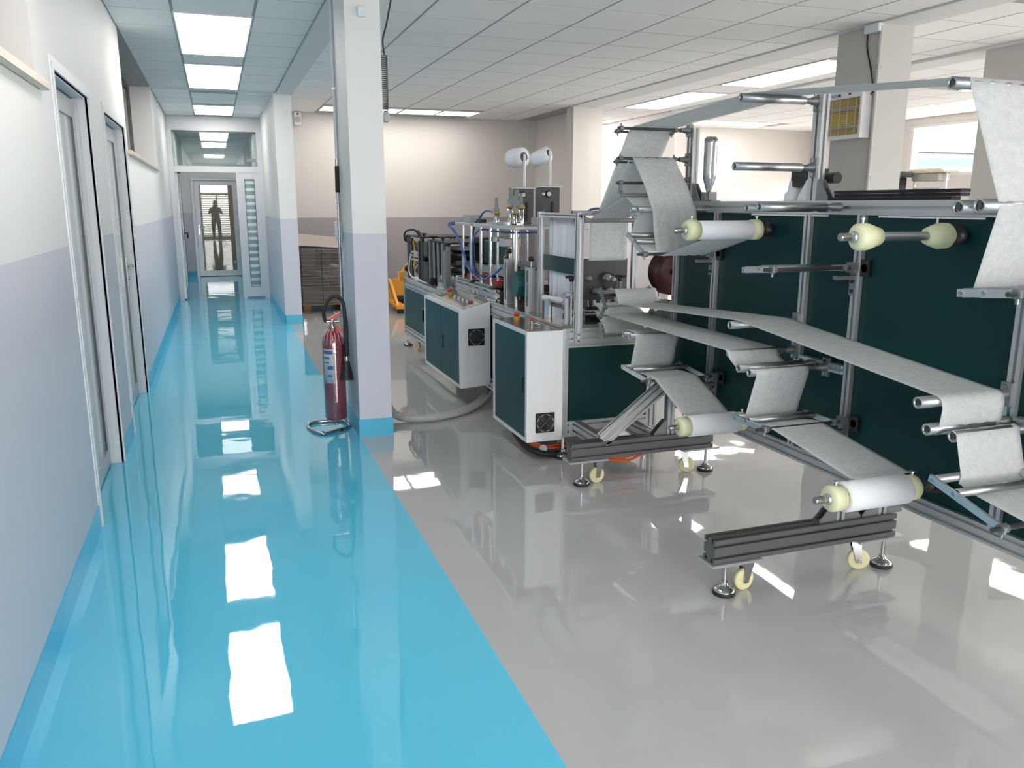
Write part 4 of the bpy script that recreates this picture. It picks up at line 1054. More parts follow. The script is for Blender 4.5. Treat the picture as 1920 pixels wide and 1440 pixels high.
tag(g.build('belt_guard', 'guard'), 'green rounded belt guard standing between the slotted brackets', 'guard')
st = thing('cross_shafts', 'dark cross shafts and side plates between the brackets and the press', 'machine part', (2.25, 5.6, ZT))
for (y, z) in ((5.36, .95), (5.45, 1.0), (5.82, .95), (5.62, .92)): MB().cyl((2.05, y, z), (2.50, y, z), .02, 14).build('shaft', 'dsteel', st)
MB().cbox((2.05, 5.30, 1.14), (2.55, 5.90, 1.16), .002).build('cross_plate', 'dsteel', st)
for y in (5.34, 5.84): MB().box((2.50, y-.03, ZT), (2.53, y+.03, 1.16)).build('side_plate', 'dsteel', st)
for y in (5.38, 5.80): MB().box((2.08, y-.03, ZT), (2.11, y+.03, 1.14)).build('side_plate', 'dsteel', st)

# press station with chrome columns
ps = thing('press_station', 'press station on chrome columns with pneumatic cylinders on top', 'press', (2.25, 6.4, ZT))
MB().prof((1.978, 5.93, .90), (1.978, 7.02, .90), .085, .045).build('base_rail', 'alu', ps); MB().prof((2.56, 5.93, .90), (2.56, 7.02, .90), .085, .045).build('base_rail', 'alu', ps)
MB().box((2.0, 5.95, ZT), (2.54, 7.0, .935)).build('base_block', 'dsteel', ps)
for (y0, y1) in ((6.06, 6.46), (6.60, 7.0)):
    MB().cbox((1.965, y0, .945), (2.55, y1, .965), .003).build('die_plate', 'steel', ps)
for (x, y) in ((1.985, 6.20), (1.985, 6.42), (1.985, 6.70), (1.985, 6.92)):
    MB().box((1.962, y-.03, .915), (1.975, y+.03, .943)).build('red_block', 'plate_red', ps)
    MB().box((2.05, y-.05, .965), (2.18, y+.05, .99)).build('red_block', 'plate_red', ps)
for x in (2.0, 2.50):
    for y in (6.15, 6.40, 6.68, 6.91):
        MB().cyl((x, y, .965), (x, y, 1.41), .0125, 16).build('column', 'chrome', ps)
MB().cbox((1.965, 6.58, 1.41), (2.54, 7.05, 1.432), .003).build('top_plate', 'alu', ps); MB().cbox((1.965, 5.50, 1.405), (2.54, 6.50, 1.430), .003).build('top_plate', 'alu', ps)
for x, y in ((2.02, 5.62), (2.52, 5.62)): MB().cyl((x, y, ZT), (x, y, 1.405), .011, 12).build('column', 'alu', ps)
MB().lathe((2.12, 6.08, 1.430), (2.12, 6.08, 3), [(0, .12), (.018, .12)], 30).build('turntable', 'chrome', ps)
def cylinder(x, y, r, z0, z1, ring):
    a = MB().lathe((x, y, z0), (x, y, 3), [(0, r), (z1-z0-.08, r), (z1-z0-.078, r*.6), (z1-z0, r*.6), (z1-z0+.004, r*.3)], 18).build('air_cylinder', 'chrome', ps)
    MB().lathe((x, y, ring), (x, y, 3), [(0, r*1.02), (.0, r*1.35), (.014, r*1.35), (.014, r*1.02)], 18).build('amber_ring', 'amber', a)
cylinder(2.06, 6.18, .024, 1.44, 1.63, 1.51); cylinder(2.12, 6.02, .026, 1.44, 1.70, 1.555); cylinder(2.20, 6.10, .024, 1.44, 1.69, 1.56); cylinder(2.10, 5.88, .018, 1.44, 1.64, 1.51); cylinder(2.18, 5.95, .02, 1.44, 1.66, 1.55)
for (x, y) in ((2.06, 6.16), (2.12, 6.02), (2.10, 5.90)): MB().cyl((x, y, .985), (x, y, 1.405), .010, 12).build('press_rod', 'chrome', ps)
MB().cbox((2.02, 6.05, 1.30), (2.20, 6.16, 1.335), .002).cbox((2.02, 5.90, 1.27), (2.16, 6.0, 1.33), .002).build('guide_block', 'alu', ps)
MB().box((2.02, 5.92, 1.10), (2.20, 6.28, 1.112)).build('press_shelf', 'alu', ps)
MB().lathe((2.08, 5.98, 1.10), (2.08, 5.98, 3), [(0, .02), (.04, .02), (.05, .032), (.09, .032), (.10, .018), (.14, .018)], 16).build('horn', 'dsteel', ps)
MB().cbox((2.02, 6.78, 1.432), (2.14, 6.98, 1.495), .003).build('terminal_box', 'pcb', ps, 'grey terminal box')
MB().cbox((2.06, 6.62, 1.432), (2.12, 6.72, 1.46), .003).build('valve_block', 'black', ps)
MB().cbox((2.15, 5.55, 1.43), (2.26, 5.66, 1.49), .003).build('valve_block', 'pcb', ps)
# air fittings bundle on the rail
af = thing('air_fittings', 'cluster of metal air fittings clipped to the table rail above the cabinet', 'fittings', (1.94, 6.25, .80))
for k_ in range(7):
    y = 6.08+.055*k_; MB().cyl((1.955, y, .865+.004*(k_ % 3)), (1.935, y, .875), .010, 10).cyl((1.945, y, .87), (1.942, y+.03, .895), .006, 8).build('fitting', 'alu_dark' if k_ % 2 else 'chrome', af)
MB().box((1.944, 6.05, .855), (1.953, 6.46, .865)).build('manifold', 'alu', af)
# work chute behind columns
ch = thing('transfer_belt', 'dark transfer belt running behind the chrome columns', 'conveyor', (2.3, 7.2, ZT))
MB().box((2.22, 6.2, 1.02), (2.46, 7.85, 1.03)).build('belt', 'rubber', ch); MB().box((2.20, 6.2, 1.0), (2.22, 7.85, 1.06)).box((2.46, 6.2, 1.0), (2.48, 7.85, 1.06)).build('belt_side', 'alu', ch)
MB().box((2.28, 7.05, .965), (2.40, 7.08, 1.0)).box((2.28, 7.70, .778), (2.40, 7.73, 1.0)).build('belt_support', 'dsteel', ch)
MB().cbox((2.3, 6.95, 1.06), (2.42, 7.25, 1.26), .003).build('drive_cover', 'guard', ch)
MB().cbox((2.3, 7.35, 1.06), (2.42, 7.6, 1.28), .003).build('belt_motor', 'rubber', ch)

# rotary folding station: side plates, rollers, knobs
rs = thing('roller_station', 'black multi-roller folding station at the far end of the table', 'roller station', (2.25, 8.3, .778))
ZB = .778
def plate(y0, y1, z1, x=2.02, m='rubber'):
    for xx in (x, 2.50): MB().cbox((xx, y0, ZB), (xx+.022, y1, z1), .003).build('side_plate', m, rs)
plate(9.16, 9.20, 1.23); plate(9.02, 9.05, 1.22); plate(8.50, 8.62, 1.24); plate(7.86, 8.20, 1.235); plate(7.40, 7.50, 1.20, 2.0, 'alu_dark')
MB().cbox((2.0, 8.48, 1.235), (2.54, 9.2, 1.25), .003).build('top_plate', 'rubber', rs); MB().cbox((2.0, 7.42, 1.222), (2.54, 8.22, 1.237), .003).build('top_plate', 'rubber', rs)
for (y0, y1, z0, z1) in ((8.64, 8.70, .80, 1.20), (8.24, 8.46, .80, 1.0), (8.26, 8.44, 1.06, 1.20), (7.54, 7.62, .82, 1.18)): MB().cbox((2.012, y0, z0), (2.05, y1, z1), .004).build('guard_block', 'black', rs)
for (y, z, r) in ((8.90, 1.12, .055), (8.90, .99, .055), (8.90, .87, .045), (8.74, 1.14, .05), (8.74, 1.0, .05), (8.35, 1.10, .06), (8.35, .95, .06), (7.70, 1.10, .05), (7.70, .96, .05)):
    MB().lathe((2.03, y, z), (2.50, y, z), [(0, r*.5), (.02, r*.5), (.02, r), (.45, r), (.45, r*.5), (.47, r*.5)], 24).build('press_roller', 'dsteel', rs)
for y, z in ((8.92, 1.17), (8.92, .93)): MB().lathe((2.015, y, z), (2.05, y, z), [(0, .03), (.012, .03), (.012, .018), (.03, .018)], 10).build('gear', 'amber', rs)
for z in (1.02, 1.06, .98): MB().cbox((2.01, 8.68, z), (2.04, 9.0, z+.022), .003).build('bearing_block', 'alu', rs)
for (y, r) in ((9.14, .010), (9.10, .010), (9.06, .008), (8.12, .014), (8.04, .012), (7.95, .016), (7.80, .014), (7.62, .018), (7.55, .012)):
    MB().cyl((2.005, y, ZB), (2.005, y, 1.22), r, 12).build('tie_rod', 'alu_dark' if r > .013 else 'dsteel', rs)
def star(p, d, r=.03):
    p = Vector(p); d = Vector(d); k = MB().lathe(p, p+d, [(0, .010), (.02, .010), (.022, r), (.034, r), (.038, r*.6)], 7)
    k.build('star_knob', 'black', rs)
star((2.02, 9.22, 1.20), (0, 1, 0), .04); star((2.02, 9.26, 1.20), (0, 1, 0), .03); star((2.02, 9.22, .87), (0, 1, 0), .04); star((2.02, 9.27, .87), (0, 1, 0), .028)
star((2.05, 8.55, 1.25), (0, 0, 1), .032); star((2.05, 8.80, 1.25), (0, 0, 1), .026); star((2.05, 8.15, 1.237), (0, 0, 1), .05); star((2.05, 7.78, 1.237), (0, 0, 1), .030); star((1.975, 7.95, .83), (0, -1, .3), .04); star((2.02, 7.45, 1.20), (0, 0, 1), .045)
MB().cyl((2.02, 9.20, 1.20), (2.02, 9.29, 1.20), .010, 10).cyl((2.02, 9.20, .87), (2.02, 9.30, .87), .010, 10).build('handwheel_shaft', 'black', rs)
MB().cbox((1.98, 7.42, ZB), (2.02, 7.52, 1.16), .003).box((1.975, 7.455, .90), (1.981, 7.485, 1.10)).build('slide_rail', 'alu_dark', rs)
MB().cbox((1.97, 7.36, ZB), (2.10, 7.75, .81), .003).build('slide_base', 'alu', rs)
for y in (7.55, 7.68): MB().cyl((1.985, y, .81), (1.985, y, .85), .013, 12).build('adjuster', 'alu', rs)
for pth in ([(2.06, 9.18, 1.15), (2.0, 9.27, 1.20), (2.0, 9.22, 1.28), (2.03, 9.0, 1.31), (2.05, 8.88, 1.29)], [(2.05, 8.82, 1.30), (2.03, 8.72, 1.30), (2.03, 8.62, 1.25)]):
    MB().tube(smooth(pth, 6), .011, 8).build('black_hose', 'rubber', rs)
MB().tube(smooth([(1.995, 8.95, 1.05), (1.985, 9.0, .95), (1.985, 9.02, .86), (1.985, 8.9, .81), (1.985, 8.6, .80), (1.985, 8.2, .795)], 6), .008, 8).build('grey_cable', 'paper', rs)
ms = thing('main_switch', 'orange main switch box with red knob at the far table end', 'switch', (1.95, 9.22, .70))
MB().cbox((1.90, 9.14, .74), (1.953, 9.25, .84), .003).build('switch_box', 'yellow', ms)
MB().cyl((1.925, 9.25, .79), (1.925, 9.275, .79), .03, 14).box((1.915, 9.275, .76), (1.935, 9.295, .82)).build('switch_knob', 'red', ms)

# blue air hoses
hoses = [
 ('blue air hose hanging from the left end of the press plate', [(2.0, 7.10, 1.42), (1.96, 7.18, 1.40), (1.95, 7.10, 1.37), (1.96, 6.9, 1.28), (1.97, 6.72, 1.10), (1.97, 6.55, 1.02), (1.99, 6.46, 1.0)]),
 ('blue air hose looped twice beside the left chrome column', [(2.02, 7.02, 1.435), (1.95, 7.14, 1.42), (1.945, 7.16, 1.39), (1.95, 7.0, 1.36), (1.965, 6.80, 1.20), (1.968, 6.68, 1.06)]),
 ('blue air hose drooping between the middle chrome columns', [(2.03, 6.45, 1.40), (1.97, 6.50, 1.32), (1.965, 6.53, 1.15), (1.968, 6.46, 1.02), (1.97, 6.30, .995), (1.99, 6.05, 1.05), (2.02, 5.95, 1.11)]),
 ('blue air hose curving from the amber cylinders to the press plate', [(2.05, 6.21, 1.52), (2.03, 6.36, 1.53), (2.02, 6.48, 1.48), (2.03, 6.52, 1.435)]),
 ('blue air hose arching behind the spool boxes', [(2.33, 5.95, 1.46), (2.36, 5.85, 1.53), (2.38, 5.72, 1.53), (2.38, 5.62, 1.46)]),
 ('blue air hose arching above the hoop frame', [(2.42, 5.35, 1.48), (2.44, 5.28, 1.545), (2.46, 5.12, 1.55), (2.47, 5.02, 1.50)]),
 ('blue air hose running under the press plate towards the spools', [(2.04, 6.5, 1.385), (2.05, 6.0, 1.375), (2.08, 5.7, 1.38), (2.12, 5.45, 1.39)])]
for lab, pth in hoses: tag(MB().tube(smooth(pth, 8), .0075, 8).build('air_hose', 'bhose'), lab, 'hose', 'blue air hoses')
tag(MB().tube(smooth([(2.03, 6.62, 1.44), (1.985, 6.56, 1.35), (1.982, 6.53, 1.2), (1.985, 6.50, 1.06), (2.0, 6.3, 1.0)], 8), .007, 8).build('air_hose', 'rubber'), 'black air hose beside the middle chrome columns', 'hose')

# thread spools on posts over dark boxes
def spool_unit(x, y, tilt, lab, lab2, r):
    b = thing('spool_box', lab, 'spool stand', (x, y, 1.43), 'spool stands')
    MB().cbox((x-.07, y-.065, 1.43), (x+.07, y+.065, 1.70), .003).build('box_body', 'dsteel', b)
    MB().cbox((x-.085, y-.08, 1.70), (x+.085, y+.08, 1.712), .002).build('box_lid', 'alu', b)
    q = MB().lathe((x-.02, y-.065, 1.655), (x-.02, y-.2, 1.655), [(0, .025), (.008, .025), (.008, .018), (.016, .018)], 18).build('dial', 'rubber', b)
    MB().lathe((x-.02, y-.0805, 1.655), (x-.02, y-.2, 1.655), [(0, .017), (.002, .016)], 18).build('dial_face', 'alu', q)
    MB().lathe((x-.058, y-.065, 1.655), (x-.058, y-.2, 1.655), [(0, .012), (.012, .010)], 12).build('button', 'alu', b)
    MB().box((x+.005, y-.075, 1.45), (x+.017, y-.066, 1.60)).build('cable_clip', 'rubber', b)
    MB().cbox((x+.0, y-.012, 1.712), (x+.022, y-.004, 1.965), .002).build('post', 'alu', b)
    s_ = thing('thread_spool', lab2, 'thread spool', (x, y, 1.86), 'white elastic thread spools')
    d = Vector(tilt).normalized(); p = Vector((x+.011, y-.003, 1.945))
    p = p + d*.004
    MB().lathe(p, p+d, [(0, r*.55), (.004, r*.62), (.012, r), (.10, r*1.02), (.15, r*.9), (.165, r*.5)], 28).build('thread_winding', 'fabric_roll', s_)
    MB().lathe(p-d*.002, p+d, [(0, r*.5), (.003, r*.5)], 24).build('spool_core', 'purple', s_)
    return b
spool_unit(2.30, 6.25, (-.38, .92, -.06), 'dark box with dial and post under the fatter thread spool', 'fat white elastic thread spool on the left post', .075)
spool_unit(2.30, 5.72, (-.50, .80, -.32), 'dark box with dial and post under the slimmer thread spool', 'slim white elastic thread spool tilted on the right post', .055)

# maroon reel behind the frame
rl = thing('reel_disc', 'dark maroon round reel behind the end of the green frame', 'reel', (2.93, 5.0, .9))
MB().lathe((2.94, 4.98, 1.13), (2.94, 5.06, 1.13), [(0, .02), (0, .155), (.012, .16), (.03, .13), (.05, .13), (.066, .16), (.08, .155), (.08, .02)], 40, caps=False).build('reel_flanges', 'maroon', rl)
MB().cyl((2.94, 4.96, 1.13), (2.94, 5.3, 1.13), .02, 14).build('reel_shaft', 'dsteel', rl)
MB().prof((2.94, 5.2, 0), (2.94, 5.2, 1.2), .045, .045).build('reel_post', 'alu', rl)

# ================================================================== OTHER THINGS
# fire extinguisher
ex = thing('fire_extinguisher', 'red fire extinguisher wrapped in clear plastic beside the pillar', 'fire extinguisher', (.715, 5.76, .05))
EX, EY = .715, 5.76
MB().lathe((EX, EY, .085), (EX, EY, 3), [(0, .045), (.006, .066), (.02, .073), (.56, .073), (.60, .066), (.63, .044), (.645, .026), (.66, .024)], 32).build('cylinder', 'ext_red', ex)
v = MB(); v.lathe((EX, EY, .74), (EX, EY, 3), [(0, .020), (.03, .020), (.032, .015), (.06, .015)], 14); v.cyl((EX-.05, EY, .785), (EX+.045, EY, .785), .011, 10); q = v.build('valve', 'chrome', ex)
MB().poly([(EX-.01, .795), (EX-.035, .80), (EX+.055, .85), (EX+.06, .835)], 'y', EY-.012, EY+.012).poly([(EX-.03, .76), (EX+.02, .73), (EX+.06, .70), (EX+.07, .715), (EX+.01, .775)], 'y', EY-.012, EY+.012).build('lever', 'red', q)
hs = MB().tube(smooth([(EX-.045, EY, .785), (EX-.055, EY-.01, .86), (EX+.0, EY-.02, .955), (EX+.07, EY-.025, .93), (EX+.085, EY-.04, .80), (EX+.083, EY-.05, .62), (EX+.08, EY-.055, .50)], 8), .013, 10).build('hose', 'rubber', ex)
pts = smooth([(EX+.084, EY-.048, .64), (EX+.082, EY-.053, .55)], 24)
MB().tube(pts, .017, 12, rfun=lambda k: .0165+.004*(k % 4 < 2)).build('hose_spring', 'rubber', ex)
MB().cyl((EX+.081, EY-.056, .505), (EX+.081, EY-.056, .545), .017, 12).build('hose_coupling', 'chrome', ex)
MB().lathe((EX+.081, EY-.056, .51), (EX+.072, EY-.072, .38), [(0, .020), (.015, .024), (.06, .036), (.132, .052)], 20).build('discharge_horn', 'black', ex)
# label: curved paper with printed blocks
def on_cyl(a0, a1, z0, z1, r, name, m, par):
    vs = []; n = 10
    for i in range(n+1):
        a = math.radians(a0+(a1-a0)*i/n)
        for rr, z in ((r, z0), (r, z1), (r-.0006, z1), (r-.0006, z0)): vs.append((EX+math.cos(a)*rr, EY+math.sin(a)*rr, z))
    fs = []
    for i in range(n):
        for j in range(4): fs.append((i*4+j, (i+1)*4+j, (i+1)*4+(j+1) % 4, i*4+(j+1) % 4))
    fs += [(0, 1, 2, 3), (n*4+3, n*4+2, n*4+1, n*4)]
    return MB().add(vs, fs, True).build(name, m, par)
lb = on_cyl(198, 262, .36, .60, .0740, 'paper_label', 'paper', ex)
for z0, z1, a0, a1, m in ((.565, .59, 202, 258, 'lblue'), (.455, .485, 225, 258, 'lblue'), (.405, .42, 225, 250, 'lblue'), (.365, .373, 204, 214, 'lred'), (.365, .373, 246, 258, 'lred'), (.53, .545, 204, 240, 'lblue'), (.50, .51, 204, 236, 'lblue')):
    on_cyl(a0, a1, z0, z1, .0747, 'print_block', m, lb)
MB().lathe((EX, EY, .045), (EX, EY, 3), [(0, .012), (.03, .055), (.06, .081), (.20, .079), (.34, .082), (.50, .079), (.60, .080), (.645, .060), (.675, .034), (.685, .030), (.705, .045)], 26, caps=False).build('plastic_bag', 'bag', ex, 'clear plastic wrap', solid=.0004)
fl = MB()
for k_ in range(9):
    a = math.radians(180+k_*24); d = Vector((math.cos(a), math.sin(a), 0))
    fl.tube([Vector((EX, EY, .735))+d*.034, Vector((EX, EY, .70))+d*.062, Vector((EX, EY, .63))+d*.079], .0016, 5)
fl.build('plastic_pleat', 'paper', ex)
xs = thing('extinguisher_stand', 'chrome tube stand with floor loop under the red extinguisher', 'stand', (.68, 5.85, 0))
base = smooth([(.53, 5.92, .012), (.535, 5.82, .012), (.585, 5.68, .012), (.63, 5.665, .012), (.78, 5.765, .012), (.815, 5.82, .012), (.80, 5.93, .012), (.76, 5.99, .012), (.62, 6.0, .012), (.555, 5.975, .012)], 5, True)
MB().tube(base, .011, 10, True).build('floor_loop', 'chrome', xs)
MB().tube(smooth([(.80, 5.86, .47), (.826, 5.845, .49), (.828, 5.845, .60), (.825, 5.845, .78), (.79, 5.845, .835), (.74, 5.83, .835)], 6), .009, 10).build('carrying_loop', 'chrome', xs)
MB().cyl((.80, 5.885, .012), (.80, 5.885, .84), .009, 10).build('upright_tube', 'chrome', xs)
MB().tube(smooth([(.80, 5.885, .10), (.74, 5.86, .10), (.715, 5.85, .10)], 4), .008, 8).cyl((.715, 5.84, .05), (.715, 5.84, .10), .02, 10).build('holder', 'chrome', xs)
for k_ in range(2): MB().cyl((.60+.135*k_, 5.67+.055*k_, .012), (.615+.135*k_, 5.68+.055*k_, .012), .0125, 10).build('rubber_sleeve', 'rubber', xs)
mp = thing('mop_pole', 'chrome telescopic pole with black grip leaning against the near pillar', 'pole', (.81, 5.97, 0))
MB().cyl((.808, 5.975, .0), (.820, 5.96, 1.86), .0095, 12).build('pole_tube', 'chrome', mp)
MB().lathe((.818, 5.963, 1.66), (.820, 5.96, 1.86), [(0, .014), (.01, .0155), (.17, .0155), (.18, .013)], 14).build('grip', 'rubber', mp)
MB().cyl((.820, 5.96, 1.845), (.8205, 5.959, 1.885), .012, 12).build('end_cap', 'chrome', mp)
cd = thing('conduit', 'thin grey conduit and switch box on the side of the near pillar', 'conduit', (.83, 6.04, 1.3))
MB().cyl((.833, 6.045, 1.45), (.833, 6.045, CZ-.02), .011, 10).build('pipe', 'alu_white', cd)
MB().cbox((.80, 6.00, 1.33), (.845, 6.075, 1.46), .006).build('switch_box', 'paper', cd)
MB().box((.822, 6.03, 2.35), (.845, 6.06, 2.365)).build('pipe_clip', 'alu', cd)
# spiral cord hanging right of the pillar
sc = thing('spiral_cord', 'black spiral cord with a grey connector hanging beside the near pillar', 'cord', (1.16, 6.0, 2.1))
sp = [(1.192+.020*math.cos(k_*.7), 6.05+.020*math.sin(k_*.7), 2.60-.38*k_/250) for k_ in range(251)]
MB().tube(sp, .0035, 6).build('coil', 'dsteel', sc)
MB().tube(smooth([(1.192, 6.05, 2.60), (1.185, 6.05, 2.70), (1.205, 6.0, 2.80), (1.235, 5.95, CZ)], 6), .006, 8).build('cable', 'rubber', sc)
MB().cbox((1.172, 6.02, 2.15), (1.212, 6.08, 2.22), .006).poly([(1.212, 2.16), (1.232, 2.17), (1.232, 2.185), (1.212, 2.20)], 'y', 6.03, 6.07).build('connector', 'pcb', sc)
# sensor on the pillar front top
ss = thing('detector_box', 'small white detector box at the top of the near pillar', 'detector', (.95, 5.5, 2.7))
MB().cbox((.925, 5.505, 2.725), (.975, 5.53, 2.79), .005).build('detector_body', 'paper', ss)
# corrugated hose on the floor
pth = smooth([(1.105, 6.12, .62), (1.108, 6.10, .40), (1.115, 6.03, .18), (1.15, 5.90, .06), (1.27, 5.80, .031), (1.48, 5.79, .031), (1.72, 5.92, .033), (1.92, 6.12, .06), (2.08, 6.35, .12)], 26)
tag(MB().tube(pth, .03, 14, rfun=lambda k: .029+.003*(k % 3 == 0)).build('corrugated_hose', 'ghose'), 'grey corrugated hose curving over the floor behind the cabinets', 'hose')
# orange cables and black hose under the cabinet
oc = thing('cable_bundle', 'orange cables and a black hose sagging under the nearest cabinet', 'cables', (1.95, 4.8, .02))
for k_, (dz, dy) in enumerate(((0, 0), (.012, .015), (.004, .035))):
    MB().tube(smooth([(1.74, 4.86+dy, .15), (1.80, 4.74+dy, .09+dz), (1.90, 4.68+dy, .058+dz), (2.06, 4.66+dy, .072+dz), (2.2, 4.55+dy, .09+dz), (2.30, 4.45+dy, .12), (2.42, 4.5, .15)], 8), .008, 8).build('orange_cable', 'orange', oc)
MB().tube(smooth([(1.73, 4.84, .14), (1.78, 4.72, .062), (1.90, 4.65, .028), (2.06, 4.70, .028), (2.25, 4.8, .045), (2.45, 4.9, .10)], 8), .018, 10).build('black_hose', 'rubber', oc)
MB().cyl((1.868, 4.675, .06), (1.872, 4.68, .06), .026, 10).build('cable_tie', 'paper', oc)
o2 = MB().tube(smooth([(2.0, 4.20, .14), (2.12, 4.18, .105), (2.24, 4.18, .10), (2.36, 4.2, .15)], 8), .008, 8).tube(smooth([(2.0, 4.22, .15), (2.12, 4.20, .118), (2.24, 4.20, .115), (2.36, 4.22, .15)], 8), .008, 8)
tag(o2.build('cable_loop', 'orange'), 'orange cable loop hanging under the braced aluminium beam', 'cables')
# loudspeaker
sk = thing('loudspeaker', 'small white wall loudspeaker beside the corridor pillar', 'speaker', (1.29, 13.55, 2.78))
MB().cbox((1.235, 13.47, 2.765), (1.345, 13.58, 2.955), .012).build('speaker_case', 'paper', sk)
MB().lathe((1.293, 13.47, 2.845), (1.293, 13.3, 2.845), [(0, .045), (.004, .044), (.006, .038)], 24).build('speaker_grille', 'pcb', sk)
MB().lathe((1.293, 13.47, 2.925), (1.293, 13.3, 2.925), [(0, .016), (.004, .014)], 16).build('tweeter', 'dsteel', sk)
MB().box((1.27, 13.58, 2.83), (1.31, 13.62, 2.88)).build('wall_bracket', 'paper', sk)
# pallet with wrapped cartons and a board on top
pa = thing('pallet', 'wooden pallet under the wrapped carton stack', 'pallet', (1.75, 13.1, 0))
for x in (1.16, 1.70, 2.24): MB().box((x, 12.62, 0), (x+.10, 13.5, .09)).build('runner', 'wood', pa)
for k_ in range(7): MB().box((1.14, 12.62+.13*k_, .09), (2.36, 12.72+.13*k_, .108)).build('plank', 'wood', pa)
cn = 0
names = ('bottom', 'second', 'third', 'fourth', 'fifth', 'top')
for r in range(6):
    for c_ in range(4):
        off = .0 if r % 2 else -.0
        x0 = 1.16+.295*c_
        z0 = .110+.140*r
        bx = MB().cbox((x0, 12.64, z0), (x0+.290, 13.05, z0+.137), .004).build('carton', 'carton')
        tag(bx, 'brown wrapped carton, %s layer, %s from the corridor pillar' % (names[r], ('first', 'second', 'third', 'fourth')[c_]), 'carton', 'wrapped cartons on the pallet')
MB().box((1.152, 12.632, .10), (2.345, 13.06, .955)).build('x', 'wrap').name = 'stretch_wrap'
tag(bpy.data.objects['stretch_wrap'], 'loose clear stretch wrap around the brown cartons', 'plastic wrap')
fm = MB()
for k_ in range(16):
    z = .16+.05*k_+random.uniform(-.012, .012); fm.tube([(1.151, 12.630, z), (1.5, 12.629, z+random.uniform(-.03, .03)), (2.345, 12.630, z+random.uniform(-.03, .03))], .0012, 4)
o = fm.build('wrap_fold', 'paper', bpy.data.objects['stretch_wrap'], split=False); o['kind'] = 'stuff'
vs = []; n1, n2 = 14, 10
for i in range(n1+1):
    for j in range(n2+1):
        vs.append((1.12+.62*i/n1, 12.28+.36*j/n2, .006+.045*abs(math.sin(i*1.3+j*.7)*math.cos(j*1.1-i*.4))*(j/n2)+.06*(j/n2)**4))
tag(MB().add(vs, [(i*(n2+1)+j, (i+1)*(n2+1)+j, (i+1)*(n2+1)+j+1, i*(n2+1)+j+1) for i in range(n1) for j in range(n2)], True).build('plastic_film', 'wrap'), 'crumpled clear plastic film on the floor before the pallet', 'plastic film')
bo = MB().poly([(1.10, .985), (2.38, .90), (2.38, 1.03), (1.10, 1.16)], 'y', 12.60, 12.625).build('board', 'board')
tag(bo, 'beige board leaning on top of the wrapped cartons', 'board')
bo2 = MB().box((1.12, 12.66, .957), (2.36, 13.06, .972)); tag(bo2.build('cover_sheet', 'rubber'), 'black sheet covering the carton stack', 'sheet')
# pallet jack
pj = thing('pallet_jack', 'orange pallet jack partly hidden behind the machine', 'pallet jack', (2.75, 12.6, 0))
for x in (2.42, 2.80): MB().cbox((x, 11.9, .07), (x+.16, 13.0, .12), .006).build('fork', 'yellow', pj)
MB().poly([(2.44, .12), (2.94, .12), (2.90, .20), (2.78, .42), (2.60, .42), (2.48, .20)], 'y', 13.0, 13.12).build('frame', 'yellow', pj)
MB().poly([(12.1, .12), (12.25, .12), (12.72, .40), (12.68, .46)], 'x', 2.46, 2.50).build('arm_plate', 'yellow', pj)
MB().tube(smooth([(2.69, 13.06, .40), (2.80, 13.15, .55), (3.05, 13.3, .80)], 5), .02, 10).build('handle', 'yellow', pj)
for x in (2.45, 2.83): MB().cyl((x, 11.98, .04), (x+.10, 11.98, .04), .04, 16).build('fork_wheel', 'rubber', pj)
MB().cyl((2.62, 13.06, .09), (2.76, 13.06, .09), .09, 20).build('steer_wheel', 'rubber', pj)
# insect trap on the pillar
tr = thing('insect_trap', 'wall-mounted insect trap with yellow glue board and wire guard on the grey pillar', 'insect trap', (4.9, 5.72, 2.1))
ty0, ty1, tz0, tz1 = 5.47, 5.99, 2.105, 2.475; tx = 4.95
b = MB(); b.box((tx-.012, ty0, tz0), (tx-.001, ty1, tz1)); b.box((tx-.10, ty0, tz1-.055), (tx-.012, ty1, tz1)); b.box((tx-.10, ty0, tz0), (tx-.012, ty1, tz0+.03)); b.box((tx-.10, ty0, tz0+.03), (tx-.012, ty0+.022, tz1-.055)); b.box((tx-.04, ty1-.02, tz0+.03), (tx-.012, ty1, tz1-.055))
b.build('trap_case', 'white', tr)
MB().box((tx-.018, ty0+.022, tz0+.03), (tx-.013, ty1-.07, tz1-.055)).build('glue_board', 'trapyel', tr)
MB().box((tx-.022, ty1-.07, tz0+.03), (tx-.013, ty1-.02, tz1-.055)).build('end_plate', 'trapgrey', tr)
for z in (2.20, 2.345): MB().cyl((tx-.045, ty0+.025, z), (tx-.045, ty1-.02, z), .013, 14).build('lamp_tube', 'trapgrey', tr)
g = MB()
for k_ in range(5): y = ty0+.07+.09*k_; g.cyl((tx-.095, y, tz0+.02), (tx-.095, y, tz1-.05), .0016, 5)
for k_ in range(22): z = tz0+.035+.0125*k_; g.cyl((tx-.096, ty0+.01, z), (tx-.096, ty1-.01, z), .0012, 4)
g.build('wire_guard', 'white', tr)
def text(body, loc, rot, size, m, name, parent, ext=.0006):
    c = bpy.data.curves.new(name, 'FONT'); c.body = body; c.size = size; c.extrude = ext; c.align_x = 'LEFT'; c.align_y = 'CENTER'
    t_ = bpy.data.objects.new(name, c); me = bpy.data.meshes.new_from_object(t_); me.materials.clear(); me.materials.append(M[m])
    bpy.data.objects.remove(t_); o = bpy.data.objects.new(name, me); COL.objects.link(o); o.parent = parent
    o.location = Vector(loc)-world_loc(parent); o.rotation_euler = rot
    return o
text('FLY CONTROL', (tx-.1008, ty1-.06, tz1-.030), (math.radians(90), 0, math.radians(-90)), .034, 'lblue', 'lettering', tr)
